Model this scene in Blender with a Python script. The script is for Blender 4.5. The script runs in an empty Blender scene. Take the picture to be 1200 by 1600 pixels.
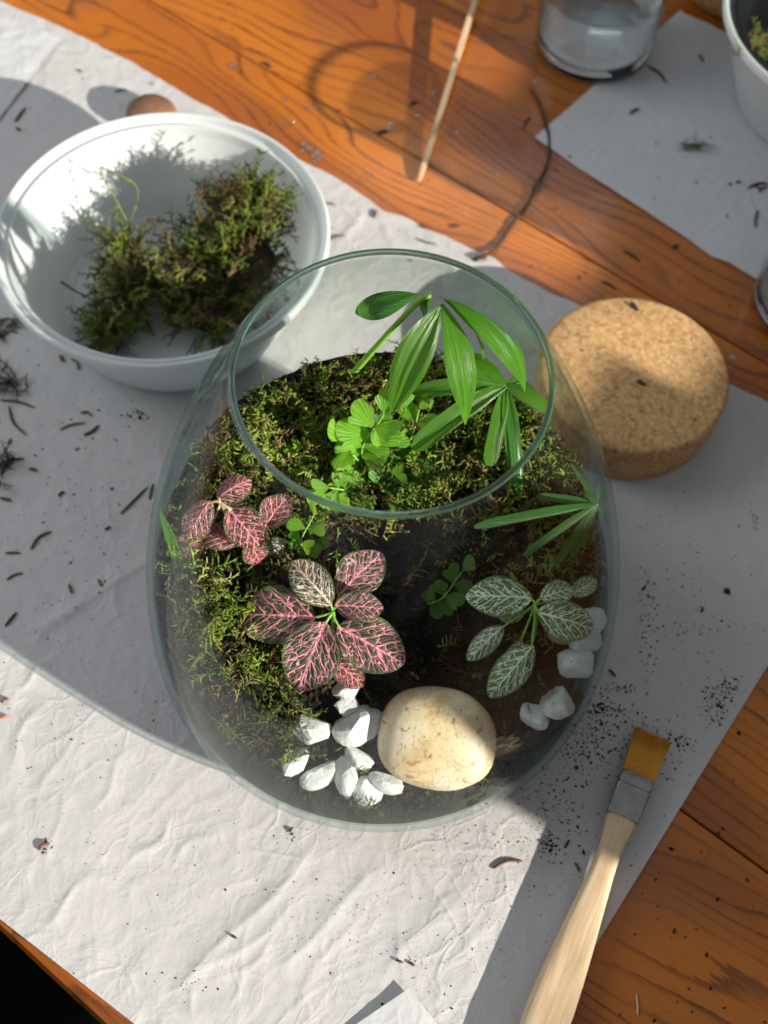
import bpy, math, random
import numpy as np
from mathutils import Vector, Matrix

random.seed(7)
RNG = np.random.default_rng(7)
scene = bpy.context.scene
COL = scene.collection
CM = 0.01                       # all layout below is written in centimetres

# ------------------------------------------------------------------ camera
F_PX = 1900.0
PITCH, ROLL = math.radians(60.96), math.radians(2.54)
CAM = np.array([-0.07, -24.43, 56.77])
_fw = np.array([0, math.cos(PITCH), -math.sin(PITCH)])
_r0 = np.array([1.0, 0, 0]); _u0 = np.array([0, math.sin(PITCH), math.cos(PITCH)])
_rt = math.cos(ROLL) * _r0 + math.sin(ROLL) * _u0
_up = -math.sin(ROLL) * _r0 + math.cos(ROLL) * _u0
cd = bpy.data.cameras.new('camera'); cam = bpy.data.objects.new('camera', cd); COL.objects.link(cam)
cd.sensor_fit = 'VERTICAL'; cd.sensor_height = 24.0; cd.sensor_width = 18.0
cd.lens = 24.0 * F_PX / 1600.0
cd.clip_start = 0.01; cd.clip_end = 50
cd.dof.use_dof = True; cd.dof.focus_distance = 0.49; cd.dof.aperture_fstop = 6.3
M = Matrix.Identity(4)
for i in range(3):
    M[i][0], M[i][1], M[i][2], M[i][3] = _rt[i], _up[i], -_fw[i], CAM[i] * CM
cam.matrix_world = M
scene.camera = cam

def at(px, py, z=0.0):
    """a point at height z (cm) as surveyed from the photograph"""
    ray = _fw + _rt * (px - 600) / F_PX - _up * (py - 800) / F_PX
    return CAM + ray * (z - CAM[2]) / ray[2]

# ------------------------------------------------------------------ light
world = bpy.data.worlds.new('World'); scene.world = world; world.use_nodes = True
bg = world.node_tree.nodes['Background']
bg.inputs[0].default_value = (0.93, 0.96, 1.0, 1); bg.inputs[1].default_value = 0.26

TH = -0.629
U = np.array([math.cos(TH), math.sin(TH), 0]); V = np.array([-U[1], U[0], 0])   # along / across the table boards
SEL = math.radians(20.0); SE = np.array([0.866, -0.5, 0]); SN = np.array([0.5, 0.866, 0])   # low sun from the front right
SUN = SE * math.cos(SEL) + np.array([0, 0, math.sin(SEL)])
LAMP = SUN * 900.0
ld = bpy.data.lights.new('window_sunlight', 'SPOT'); lo = bpy.data.objects.new('window_sunlight', ld); COL.objects.link(lo)
ld.energy = 9300; ld.color = (1.0, 0.93, 0.82); ld.shadow_soft_size = 0.04
ld.spot_size = math.radians(24); ld.spot_blend = 0.1
lo.location = Vector(LAMP * CM); lo.rotation_euler = Vector(-SUN).to_track_quat('-Z', 'Y').to_euler()

for nm_, loc_, sx_, sy_, en_ in (('soft_fill_lamp', (-1.75, 0.55, 1.25), 1.4, 1.0, 17.0), ('wood_sheen_lamp', (0.16, 1.65, 1.50), 0.60, 0.30, 0.95)):  # added area lamps: a soft fill and a small one for sheen on the wood
    wd_ = bpy.data.lights.new(nm_, 'AREA'); wl = bpy.data.objects.new(nm_, wd_); COL.objects.link(wl)
    wd_.shape = 'RECTANGLE'; wd_.size = sx_; wd_.size_y = sy_; wd_.energy = en_; wd_.color = (0.90, 0.95, 1.0)
    wl.location = loc_; wl.rotation_euler = (Vector((0, 0.12, 0.03)) - Vector(loc_)).to_track_quat('-Z', 'Y').to_euler()

scene.view_settings.view_transform = 'Standard'; scene.view_settings.look = 'None'
scene.view_settings.exposure = 0.0; scene.view_settings.gamma = 1.0
scene.render.engine = 'CYCLES'
cy = scene.cycles
cy.use_denoising = True; cy.use_adaptive_sampling = True; cy.adaptive_threshold = 0.025; cy.max_bounces = 8; cy.transparent_max_bounces = 18
cy.transmission_bounces = 7; cy.glossy_bounces = 4; cy.diffuse_bounces = 3
cy.caustics_reflective = False; cy.caustics_refractive = False; cy.sample_clamp_indirect = 6.0

# ------------------------------------------------------------------ helpers
_NT = {}
def vnoise(x, y, seed=0):
    if seed not in _NT: _NT[seed] = np.random.default_rng(seed).random((256, 256))
    r = _NT[seed]
    x = np.asarray(x, float); y = np.asarray(y, float)
    xi = np.floor(x).astype(int); yi = np.floor(y).astype(int); fx = x - xi; fy = y - yi
    fx = fx * fx * (3 - 2 * fx); fy = fy * fy * (3 - 2 * fy)
    g = lambda a, b: r[a % 256, b % 256]
    return (g(xi, yi) * (1 - fx) + g(xi + 1, yi) * fx) * (1 - fy) + (g(xi, yi + 1) * (1 - fx) + g(xi + 1, yi + 1) * fx) * fy
def fbm(x, y, seed=0, o=4):
    s = 0; a = 0.5
    for k in range(o):
        s = s + a * vnoise(x * 2 ** k + 13.7 * k, y * 2 ** k + 7.1 * k, seed + k); a *= 0.5
    return s - 0.47
def smooth(e0, e1, x):
    t = np.clip((np.asarray(x, float) - e0) / (e1 - e0), 0, 1); return t * t * (3 - 2 * t)
def nrm(v):
    v = np.asarray(v, float); n = np.linalg.norm(v); return v / n if n > 1e-9 else v

def tag(o, label=None, cat=None, group=None, kind=None):
    if label: o['label'] = label
    if cat: o['category'] = cat
    if group: o['group'] = group
    if kind: o['kind'] = kind
    return o
def empty(name, loc, label=None, cat=None, group=None, kind=None):
    o = bpy.data.objects.new(name, None); COL.objects.link(o)
    o.location = Vector(np.asarray(loc, float) * CM); o.empty_display_size = 0.01
    o['_loc'] = [float(c) for c in loc]
    return tag(o, label, cat, group, kind)
def origin(p):
    while p.parent: p = p.parent
    return np.array(p.get('_loc', [0, 0, 0]))
def link(name, me, mat, parent=None, smooth_=True, loc=None):
    o = bpy.data.objects.new(name, me); COL.objects.link(o)
    for m in (mat if isinstance(mat, (list, tuple)) else [mat]): me.materials.append(m)
    if smooth_: me.polygons.foreach_set('use_smooth', [True] * len(me.polygons))
    if parent: o.parent = parent
    elif loc is not None: o.location = Vector(np.asarray(loc, float) * CM); o['_loc'] = [float(c) for c in loc]
    return o
def mesh(name, verts, faces, mat, parent=None, smooth_=True, loc=None, uv=None, col=None):
    """verts in world cm; the object's origin sits at loc (or its parent's)"""
    base = origin(parent) if parent else (np.asarray(loc, float) if loc is not None else np.zeros(3))
    v = (np.asarray(verts, float) - base) * CM
    me = bpy.data.meshes.new(name)
    if isinstance(faces, np.ndarray):
        n = len(faces); k = faces.shape[1]
        me.vertices.add(len(v)); me.vertices.foreach_set('co', v.ravel())
        me.loops.add(n * k); me.loops.foreach_set('vertex_index', faces.ravel().astype(np.int32))
        me.polygons.add(n); me.polygons.foreach_set('loop_start', np.arange(0, n * k, k, dtype=np.int32))
        me.update(calc_edges=True); me.validate()
    else:
        me.from_pydata(v.tolist(), [], [tuple(int(i) for i in f) for f in faces]); me.update()
    if uv is not None:
        for nm, data in uv.items():
            lay = me.uv_layers.new(name=nm)
            idx = np.empty(len(me.loops), np.int32); me.loops.foreach_get('vertex_index', idx)
            lay.data.foreach_set('uv', np.asarray(data, np.float32)[idx].ravel())
    if col is not None:
        ca = me.color_attributes.new('col', 'FLOAT_COLOR', 'POINT')
        c4 = np.ones((len(v), 4), np.float32); c4[:, :3] = col; ca.data.foreach_set('color', c4.ravel())
    return link(name, me, mat, parent, smooth_, loc)

def lathe(profile, n=96, closed=False, c=(0, 0, 0)):
    pr = np.asarray(profile, float); k = len(pr)
    t = np.linspace(0, 2 * np.pi, n, endpoint=False)
    v = np.stack([np.outer(pr[:, 0], np.cos(t)), np.outer(pr[:, 0], np.sin(t)), np.repeat(pr[:, 1:2], n, 1)], 2).reshape(-1, 3) + np.asarray(c, float)
    f = []
    rng = range(k) if closed else range(k - 1)
    for i in rng:
        a = i * n; b = ((i + 1) % k) * n
        for j in range(n): f.append((a + j, a + (j + 1) % n, b + (j + 1) % n, b + j))
    return v, f
def tube(path, rad, n=8, caps=True):
    p = np.asarray(path, float); m = len(p)
    rad = np.full(m, rad, float) if np.isscalar(rad) else np.asarray(rad, float)
    vs = []; up = np.array([0.13, 0.27, 0.95])
    for i in range(m):
        d = nrm(p[min(i + 1, m - 1)] - p[max(i - 1, 0)])
        s = np.cross(d, up)
        if np.linalg.norm(s) < 0.1: s = np.cross(d, [1, 0, 0])
        s = nrm(s); w = np.cross(s, d)
        for j in range(n):
            a = 2 * math.pi * j / n; vs.append(p[i] + rad[i] * (math.cos(a) * s + math.sin(a) * w))
    f = [(i * n + j, i * n + (j + 1) % n, (i + 1) * n + (j + 1) % n, (i + 1) * n + j) for i in range(m - 1) for j in range(n)]
    if caps: f += [tuple(range(n))[::-1], tuple((m - 1) * n + j for j in range(n))]
    return np.array(vs), f
def curve(pts, n=14):
    p = np.asarray(pts, float); m = len(p)
    if m == 2: return np.linspace(p[0], p[1], n)
    t = np.linspace(0, m - 1, n); out = []
    q = np.vstack([2 * p[0] - p[1], p, 2 * p[-1] - p[-2]])
    for x in t:
        i = min(int(x), m - 2); s = x - i; a, b, c, d = q[i:i + 4]
        out.append(0.5 * (2 * b + (c - a) * s + (2 * a - 5 * b + 4 * c - d) * s * s + (3 * b - a - 3 * c + d) * s ** 3))
    return np.array(out)
def ico(sub):
    import bmesh
    b = bmesh.new(); bmesh.ops.create_icosphere(b, subdivisions=sub, radius=1)
    v = np.array([x.co[:] for x in b.verts]); f = [tuple(x.index for x in g.verts) for g in b.faces]; b.free(); return v, f
ICO2, ICO3, ICO4 = ico(2), ico(3), ico(4)
def box(c, hx, hy, hz, ax=None, bev=0.0):
    ax = np.eye(3) if ax is None else np.asarray(ax, float)
    pts = []
    for z in (-1, 1):
        for x, y in ((-1, -1), (1, -1), (1, 1), (-1, 1)): pts.append(np.asarray(c, float) + ax[0] * hx * x + ax[1] * hy * y + ax[2] * hz * z)
    return np.array(pts), [(3, 2, 1, 0), (4, 5, 6, 7), (0, 1, 5, 4), (1, 2, 6, 5), (2, 3, 7, 6), (3, 0, 4, 7)]
def join(parts):
    V_, F_ = [], []; n = 0
    for v, f in parts:
        V_.append(v); F_ += [tuple(i + n for i in g) for g in f]; n += len(v)
    return np.vstack(V_), F_

# ------------------------------------------------------------------ materials
class NT:
    def __init__(s, name):
        s.m = bpy.data.materials.new(name); s.m.use_nodes = True; s.t = s.m.node_tree; s.t.nodes.clear()
        s.out = s.n('ShaderNodeOutputMaterial')
    def n(s, ty, **kw):
        nd = s.t.nodes.new(ty)
        for k, v in kw.items(): setattr(nd, k, v)
        return nd
    def l(s, a, b): s.t.links.new(a, b)
    def set(s, sock, v):
        if hasattr(v, 'is_output'): s.l(v, sock)
        elif v is not None:
            if isinstance(v, (tuple, list)) and len(v) == 3 and sock.type == 'RGBA': v = (*v, 1)
            sock.default_value = v
    def math(s, op, a, b=None, c=None, clamp=False):
        nd = s.n('ShaderNodeMath', operation=op); nd.use_clamp = clamp
        for i, v in enumerate((a, b, c)):
            if v is not None: s.set(nd.inputs[i], v)
        return nd.outputs[0]
    def co(s, scale=100.0, kind='Object', rot=(0, 0, 0), loc=(0, 0, 0), uvmap=None):
        if uvmap:
            c = s.n('ShaderNodeUVMap'); c.uv_map = uvmap; src = c.outputs[0]
        else: src = s.n('ShaderNodeTexCoord').outputs[kind]
        mp = s.n('ShaderNodeMapping'); s.l(src, mp.inputs[0])
        mp.inputs['Scale'].default_value = scale if isinstance(scale, tuple) else (scale,) * 3
        mp.inputs['Rotation'].default_value = rot; mp.inputs['Location'].default_value = loc
        return mp.outputs[0]
    def noise(s, vec, scale=1, detail=4, rough=0.55, dist=0.0):
        nd = s.n('ShaderNodeTexNoise'); s.set(nd.inputs['Vector'], vec); nd.inputs['Scale'].default_value = scale
        nd.inputs['Detail'].default_value = detail; nd.inputs['Roughness'].default_value = rough; nd.inputs['Distortion'].default_value = dist
        return nd.outputs[0]
    def voro(s, vec, scale=1, feature='F1', out='Distance'):
        nd = s.n('ShaderNodeTexVoronoi', feature=feature); s.set(nd.inputs['Vector'], vec); nd.inputs['Scale'].default_value = scale
        return nd.outputs[out]
    def ramp(s, fac, stops, interp='LINEAR'):
        nd = s.n('ShaderNodeValToRGB'); s.set(nd.inputs[0], fac); nd.color_ramp.interpolation = interp
        e = nd.color_ramp.elements
        while len(e) < len(stops): e.new(0.5)
        for x, (p, c) in zip(e, stops):
            x.position = p; x.color = (*c, 1) if len(c) == 3 else c
        return nd.outputs[0]
    def rng(s, v, a, b, c=0.0, d=1.0, smoothstep=False):
        nd = s.n('ShaderNodeMapRange'); nd.clamp = True
        if smoothstep: nd.interpolation_type = 'SMOOTHSTEP'
        s.set(nd.inputs[0], v)
        for i, x in enumerate((a, b, c, d)): nd.inputs[1 + i].default_value = x
        return nd.outputs[0]
    def mix(s, f, a, b, mode='MIX'):
        nd = s.n('ShaderNodeMix', data_type='RGBA', blend_type=mode)
        s.set(nd.inputs[0], f); s.set(nd.inputs[6], a); s.set(nd.inputs[7], b); return nd.outputs[2]
    def bump(s, h, strength=0.3, dist=0.001):
        nd = s.n('ShaderNodeBump'); s.l(h, nd.inputs['Height']); nd.inputs['Strength'].default_value = strength; nd.inputs['Distance'].default_value = dist
        return nd.outputs[0]
    def bsdf(s, color, rough=0.6, normal=None, **kw):
        b = s.n('ShaderNodeBsdfPrincipled'); s.set(b.inputs['Base Color'], color); s.set(b.inputs['Roughness'], rough)
        if normal is not None: s.l(normal, b.inputs['Normal'])
        for k, v in kw.items(): s.set(b.inputs[k.replace('_', ' ')], v)
        return b.outputs[0]
    def mixs(s, f, a, b):
        nd = s.n('ShaderNodeMixShader'); s.set(nd.inputs[0], f); s.l(a, nd.inputs[1]); s.l(b, nd.inputs[2]); return nd.outputs[0]
    def transl(s, color, normal=None):
        nd = s.n('ShaderNodeBsdfTranslucent'); s.set(nd.inputs[0], color); return nd.outputs[0]
    def done(s, sh):
        s.l(sh, s.out.inputs['Surface']); return s.m
    def rand(s): return s.n('ShaderNodeObjectInfo').outputs['Random']
    def sep(s, v):
        nd = s.n('ShaderNodeSeparateXYZ'); s.l(v, nd.inputs[0]); return nd.outputs
    def comb(s, x, y, z=0.0):
        nd = s.n('ShaderNodeCombineXYZ')
        for i, q in enumerate((x, y, z)): s.set(nd.inputs[i], q)
        return nd.outputs[0]

def m_wood():
    t = NT('varnished_pine'); rot = t.rand()
    co = t.co(100.0); x, y, z = t.sep(co)
    xo = t.math('ADD', x, t.math('MULTIPLY', rot, 731.0)); yo = t.math('ADD', y, t.math('MULTIPLY', rot, 97.0))
    big = t.noise(t.comb(t.math('MULTIPLY', xo, 0.035), t.math('MULTIPLY', yo, 0.11), rot), 1.0, 2, 0.5)
    med = t.noise(t.comb(t.math('MULTIPLY', xo, 0.09), t.math('MULTIPLY', yo, 0.35), 0.0), 1.0, 3, 0.5)
    g = t.math('ADD', yo, t.math('ADD', t.math('MULTIPLY', big, 17.0), t.math('MULTIPLY', med, 0.9)))
    fib0 = t.noise(t.comb(t.math('MULTIPLY', xo, 0.5), t.math('MULTIPLY', yo, 6.0), 1.0), 1.0, 4, 0.65); g = t.math('ADD', g, t.math('MULTIPLY', fib0, 0.5))
    fr = t.math('FRACT', t.math('MULTIPLY', g, 0.95))
    line = t.rng(fr, 0.66, 0.97, 0, 1, True); fall = t.rng(fr, 0.97, 1.0, 1, 0)
    ring = t.math('MULTIPLY', line, fall)
    ringm = t.math('MULTIPLY', ring, t.rng(t.noise(t.comb(t.math('MULTIPLY', xo, .12), t.math('MULTIPLY', g, .5), 0.), 1, 2), 0.3, 0.65, 0.15, 1.0))
    fib = t.noise(t.comb(t.math('MULTIPLY', xo, 0.6), t.math('MULTIPLY', yo, 11.0), 0.0), 1.0, 4, 0.6)
    heart = t.rng(t.noise(t.comb(t.math('MULTIPLY', xo, 0.02), t.math('MULTIPLY', g, 0.085), rot), 1.0, 2), 0.36, 0.66, 0, 1, True)
    base = t.mix(heart, (0.60, 0.178, 0.010), (0.30, 0.072, 0.009))
    base = t.mix(t.rng(fib, 0.3, 0.75, 0.0, 0.38), base, (0.22, 0.065, 0.012))
    base = t.mix(t.math('MULTIPLY', ringm, 0.85), base, (0.07, 0.02, 0.006))
    blot = t.rng(t.noise(t.co(9.0), 1.0, 6, 0.65), 0.50, 0.70, 0, 0.62)
    base = t.mix(blot, base, (0.23, 0.085, 0.035))
    scr = t.rng(t.noise(t.comb(t.math('MULTIPLY', xo, 0.9), t.math('MULTIPLY', yo, 26.0), 3.0), 1.0, 2, 0.5), 0.70, 0.76, 0, 0.5); base = t.mix(scr, base, (0.10, 0.035, 0.012))
    dirt = t.rng(t.noise(t.co(190.0), 1.0, 3, 0.6), 0.68, 0.76, 0, 0.75)
    base = t.mix(dirt, base, (0.03, 0.017, 0.01))
    nb = t.bump(t.math('ADD', t.math('MULTIPLY', ring, -0.5), t.math('MULTIPLY', fib, 0.25)), 0.25, 0.0006)
    rough = t.rng(t.noise(t.co(22.0), 1.0, 4), 0.35, 0.7, 0.14, 0.36)
    return t.done(t.bsdf(base, rough, nb, Specular_IOR_Level=0.4, Coat_Weight=0.3, Coat_Roughness=0.10))
def m_paper(name='white_paper', tint=(0.62, 0.612, 0.61)):
    t = NT(name); co = t.co(100.0)
    mot = t.noise(co, 1.6, 5, 0.65)
    c = t.mix(t.rng(mot, 0.3, 0.75), tuple(x * 0.93 for x in tint), tint)
    st = t.rng(t.noise(t.co(7.0), 1.0, 3), 0.62, 0.74, 0, 0.25); c = t.mix(st, c, (0.66, 0.62, 0.56))
    h = t.math('ADD', t.math('MULTIPLY', t.noise(co, 5.0, 4, 0.6), 0.6), t.math('MULTIPLY', t.math('ABSOLUTE', t.math('SUBTRACT', t.noise(co, 0.55, 3, 0.5, 0.6), 0.5)), -5.0))
    wn = t.n('ShaderNodeVectorMath', operation='ADD'); t.l(co, wn.inputs[0]); nz_ = t.n('ShaderNodeTexNoise'); nz_.inputs['Scale'].default_value = 0.35; t.l(co, nz_.inputs['Vector']); sc_ = t.n('ShaderNodeVectorMath', operation='SCALE'); t.l(nz_.outputs['Color'], sc_.inputs[0]); sc_.inputs['Scale'].default_value = 2.2; t.l(sc_.outputs[0], wn.inputs[1])
    cre = t.rng(t.voro(wn.outputs[0], 0.30, 'DISTANCE_TO_EDGE'), 0.0, 0.05, 1, 0); cre2 = t.rng(t.voro(wn.outputs[0], 0.85, 'DISTANCE_TO_EDGE'), 0.0, 0.07, 1, 0)
    msk = t.rng(t.noise(t.co(100.0, loc=(8, 3, 0)), 0.22, 2), 0.42, 0.62); h = t.math('ADD', h, t.math('MULTIPLY', msk, t.math('ADD', t.math('MULTIPLY', cre, 0.9), t.math('MULTIPLY', cre2, 0.4))))
    b = t.bsdf(c, 0.85, t.bump(h, 0.22, 0.0010), Specular_IOR_Level=0.25)
    return t.done(t.mixs(0.1, b, t.transl((0.8, 0.8, 0.8))))
def m_thin_glass(name, tint=(0.975, 0.99, 0.985), edge=(0.60, 0.73, 0.70), dust=0.0, wob=0.02, refl=0.9):
    """clear wall glass: transmits by facing angle, mirrors by Schlick's law"""
    t = NT(name)
    lw = t.n('ShaderNodeLayerWeight'); lw.inputs['Blend'].default_value = 0.5; fac = lw.outputs['Facing']
    p5 = t.math('POWER', fac, 5.0); R = t.math('ADD', t.math('MULTIPLY', p5, refl), refl * 0.034)
    tr = t.n('ShaderNodeBsdfTransparent'); t.set(tr.inputs[0], t.mix(t.math('POWER', fac, 3.0), tint, edge))
    gl = t.n('ShaderNodeBsdfGlossy'); gl.inputs['Roughness'].default_value = 0.0; gl.inputs[0].default_value = (0.97, 1, 0.99, 1)
    nz = t.noise(t.co((18.0, 18.0, 60.0)), 1.0, 3, 0.5)
    t.l(t.bump(nz, wob * 10, 0.002), gl.inputs['Normal'])
    sh = t.mixs(R, tr.outputs[0], gl.outputs[0])
    if dust > 0:
        sp = t.rng(t.voro(t.co(620.0), 1.0), 0.10, 0.03)
        patch = t.rng(t.noise(t.co(22.0), 1.0, 3), 0.50, 0.62)
        haze = t.math('MULTIPLY', t.rng(t.noise(t.co(14.0, loc=(3, 1, 2)), 1.0, 5, 0.65, 1.2), 0.45, 0.75), 0.005)
        d = t.n('ShaderNodeBsdfDiffuse'); d.inputs[0].default_value = (0.8, 0.82, 0.8, 1)
        sh = t.mixs(t.math('ADD', t.math('MULTIPLY', t.math('MULTIPLY', sp, patch), dust), haze), sh, d.outputs[0])
    return t.done(sh)
def m_glass(name, color, ior=1.5, rough=0.0):
    t = NT(name); return t.done(t.bsdf(color, rough, None, Transmission_Weight=1.0, IOR=ior))
def m_cork():
    t = NT('cork'); co = t.co(100.0)
    w = t.noise(co, 2.2, 3, 0.5); wv = t.n('ShaderNodeMix', data_type='VECTOR'); 
    cell = t.voro(co, 4.6, 'F1', 'Color'); cv = t.sep(cell)[0]
    c = t.ramp(cv, [(0.0, (0.40, 0.21, 0.085)), (0.35, (0.60, 0.36, 0.16)), (0.7, (0.70, 0.46, 0.22)), (1.0, (0.50, 0.29, 0.12))])
    edge = t.rng(t.voro(co, 4.6, 'DISTANCE_TO_EDGE'), 0.0, 0.06, 0.35, 0)
    c = t.mix(edge, c, (0.30, 0.16, 0.07))
    fine = t.noise(co, 9.0, 4, 0.7); c = t.mix(t.rng(fine, 0.45, 0.75, 0, 0.55), c, (0.27, 0.135, 0.05))
    c = t.mix(t.rng(t.noise(co, 0.7, 3), 0.35, 0.7, 0, 0.3), c, (0.74, 0.45, 0.2))
    pit = t.rng(t.noise(t.co(100.0, loc=(5, 2, 1)), 2.6, 2, 0.4), 0.70, 0.75); c = t.mix(t.math('MULTIPLY', pit, 0.8), c, (0.06, 0.03, 0.015))
    h = t.math('SUBTRACT', t.math('ADD', fine, t.math('MULTIPLY', cv, 0.5)), pit)
    return t.done(t.bsdf(c, 0.8, t.bump(h, 0.5, 0.0012), Specular_IOR_Level=0.25))
def m_plain(name, color, rough=0.6, var=0.15, scale=300.0, bumpv=0.0, transl=0.0, **kw):
    t = NT(name); nz = t.noise(t.co(scale), 1.0, 4, 0.6)
    c = t.mix(t.rng(nz, 0.3, 0.75), tuple(x * (1 - var) for x in color), tuple(min(1, x * (1 + var)) for x in color))
    nb = t.bump(nz, bumpv, 0.001) if bumpv else None
    b = t.bsdf(c, rough, nb, **kw)
    if transl: b = t.mixs(transl, b, t.transl(color))
    return t.done(b)
def m_attr(name, rough=0.75, transl=0.25):
    t = NT(name); a = t.n('ShaderNodeAttribute'); a.attribute_name = 'col'; c = a.outputs['Color']
    b = t.bsdf(c, rough, None, Specular_IOR_Level=0.3)
    return t.done(t.mixs(transl, b, t.transl(t.mix(0.4, c, (0.35, 0.5, 0.05)))) if transl else b)
def m_soil():
    t = NT('dark_soil'); co = t.co(100.0); nz = t.noise(co, 4.0, 5, 0.7)
    c = t.ramp(nz, [(0.3, (0.006, 0.0045, 0.004)), (0.6, (0.018, 0.013, 0.01)), (0.8, (0.045, 0.032, 0.023))])
    return t.done(t.bsdf(c, 0.9, t.bump(nz, 1.0, 0.003), Specular_IOR_Level=0.3))
def m_leaf(name, c1, c2, tr=(0.3, 0.55, 0.06), rough=0.32, mixv=0.35, fibres=26.0):
    t = NT(name); co = t.co((1, 1, 1), uvmap='UVMap'); x, y, z = t.sep(co)
    ln = t.math('ABSOLUTE', t.math('SUBTRACT', t.math('FRACT', t.math('MULTIPLY', y, fibres)), 0.5))
    nz = t.noise(t.co(60.0), 1.0, 3)
    c = t.mix(t.rng(nz, 0.3, 0.7), c1, c2); c = t.mix(t.rng(ln, 0.0, 0.30, 0.55, 0), c, tuple(v * 0.45 for v in c1))
    st = t.noise(t.comb(t.math('MULTIPLY', x, 3.0), t.math('MULTIPLY', y, 40.0), t.rand()), 1.0, 3); c = t.mix(t.rng(st, 0.4, 0.75, 0, 0.5), c, tuple(min(1, v * 1.5) for v in c2))
    mid = t.rng(t.math('ABSOLUTE', t.math('SUBTRACT', y, 0.5)), 0.0, 0.025, 0.5, 0); c = t.mix(mid, c, tuple(min(1, v * 1.7) for v in c2))
    nb = t.bump(t.math('ADD', ln, st), 0.6, 0.0012)
    return t.done(t.mixs(mixv, t.bsdf(c, rough, nb, Specular_IOR_Level=0.55), t.transl(tr)))
def m_vein(name, vein, cell, midc, wid=1.0, tr=None, edgec=(0.07, 0.13, 0.05)):
    t = NT(name); co = t.co((1, 1, 1), uvmap='UVMap'); x, y, z = t.sep(co)
    yy = t.math('MULTIPLY', t.math('SUBTRACT', y, 0.5), 2.0); r = t.math('MULTIPLY', t.rand(), 40.0)
    n1 = t.math('SUBTRACT', t.noise(t.comb(t.math('MULTIPLY', x, 5.0), t.math('MULTIPLY', yy, 3.0), r), 1.0, 2), 0.5)
    ay = t.math('ABSOLUTE', yy)
    a = t.math('ADD', t.math('SUBTRACT', x, t.math('MULTIPLY', ay, 0.42)), t.math('MULTIPLY', n1, 0.10))
    sgn = t.math('MULTIPLY', t.math('SIGN', yy), 0.07)
    lat = t.math('ABSOLUTE', t.math('SUBTRACT', t.math('FRACT', t.math('MULTIPLY', t.math('ADD', a, sgn), 5.2)), 0.5))
    latw = t.rng(ay, 0.0, 0.9, 0.11 * wid, 0.045 * wid)
    latm = t.math('SUBTRACT', 1.0, t.math('DIVIDE', lat, latw), clamp=True)
    vv = t.comb(t.math('MULTIPLY', a, 12.5), t.math('MULTIPLY', yy, 4.2), r)
    ed = t.voro(vv, 1.0, 'DISTANCE_TO_EDGE'); edm = t.rng(ed, 0.03 * wid, 0.06 * wid, 1, 0)
    midw = t.rng(x, 0.0, 1.0, 0.075, 0.02)
    mid = t.math('SUBTRACT', 1.0, t.math('DIVIDE', ay, midw), clamp=True)
    v = t.math('MAXIMUM', t.math('MULTIPLY', edm, 0.95), t.rng(latm, 0.0, 0.4))
    v = t.math('MAXIMUM', v, t.rng(mid, 0.0, 0.4))
    co2 = t.co((1, 1, 1), uvmap='edge'); s = t.math('ABSOLUTE', t.sep(co2)[0]); s2 = t.math('MAXIMUM', s, t.rng(x, 0.9, 1.0))
    v = t.math('MULTIPLY', v, t.rng(s2, 0.86, 0.95, 1, 0))
    nz = t.noise(t.co(90.0), 1.0, 3)
    vc = t.mix(t.rng(nz, 0.3, 0.7), vein, midc)
    cc = t.mix(t.rng(s2, 0.85, 1.0), cell, edgec)
    c = t.mix(v, cc, vc)
    nb = t.bump(t.math('SUBTRACT', t.rng(ed, 0.0, 0.35), v), 0.5, 0.0014)
    return t.done(t.mixs(0.14, t.bsdf(c, 0.42, nb, Specular_IOR_Level=0.4), t.transl(t.mix(0.5, c, tr or vein))))
def m_stone():
    t = NT('cream_stone'); co = t.co(100.0); nz = t.noise(co, 0.55, 5, 0.6, 0.4)
    c = t.ramp(nz, [(0.28, (0.56, 0.38, 0.18)), (0.5, (0.74, 0.60, 0.38)), (0.72, (0.82, 0.73, 0.55))])
    st = t.rng(t.noise(t.co(100.0, loc=(2, 7, 1)), 0.9, 4, 0.7, 1.0), 0.57, 0.66, 0, 0.8); c = t.mix(st, c, (0.42, 0.19, 0.045))
    cr = t.rng(t.math('ABSOLUTE', t.math('SUBTRACT', t.noise(t.co(100.0, loc=(4, 1, 6)), 0.8, 4, 0.6, 0.8), 0.5)), 0.0, 0.012, 0.55, 0); c = t.mix(cr, c, (0.22, 0.11, 0.04))
    dk = t.rng(t.noise(t.co(100.0, loc=(9, 3, 1)), 2.0, 3, 0.6), 0.64, 0.72, 0, 0.8); c = t.mix(dk, c, (0.14, 0.07, 0.025))
    return t.done(t.bsdf(c, 0.42, t.bump(t.noise(co, 4.0, 4), 0.15, 0.001), Specular_IOR_Level=0.4))
def m_marble():
    t = NT('white_marble_chip'); co = t.co(100.0); nz = t.noise(co, 2.2, 5, 0.65)
    c = t.mix(t.rng(nz, 0.4, 0.75), (0.82, 0.84, 0.82), (0.58, 0.62, 0.60))
    c = t.mix(t.rng(t.noise(t.co(100.0, loc=(1, 4, 2)), 4.0, 3, 0.6), 0.62, 0.74, 0, 0.7), c, (0.22, 0.19, 0.15))
    b = t.bsdf(c, 0.6, t.bump(t.noise(co, 5.0, 5, 0.7), 0.5, 0.0015)); return t.done(t.mixs(0.1, b, t.transl((0.8, 0.85, 0.8))))
def m_plastic():
    t = NT('translucent_plastic'); b = t.bsdf((0.80, 0.83, 0.83), 0.28, None, Specular_IOR_Level=0.5)
    return t.done(t.mixs(0.38, b, t.transl((0.80, 0.86, 0.86))))
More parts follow.
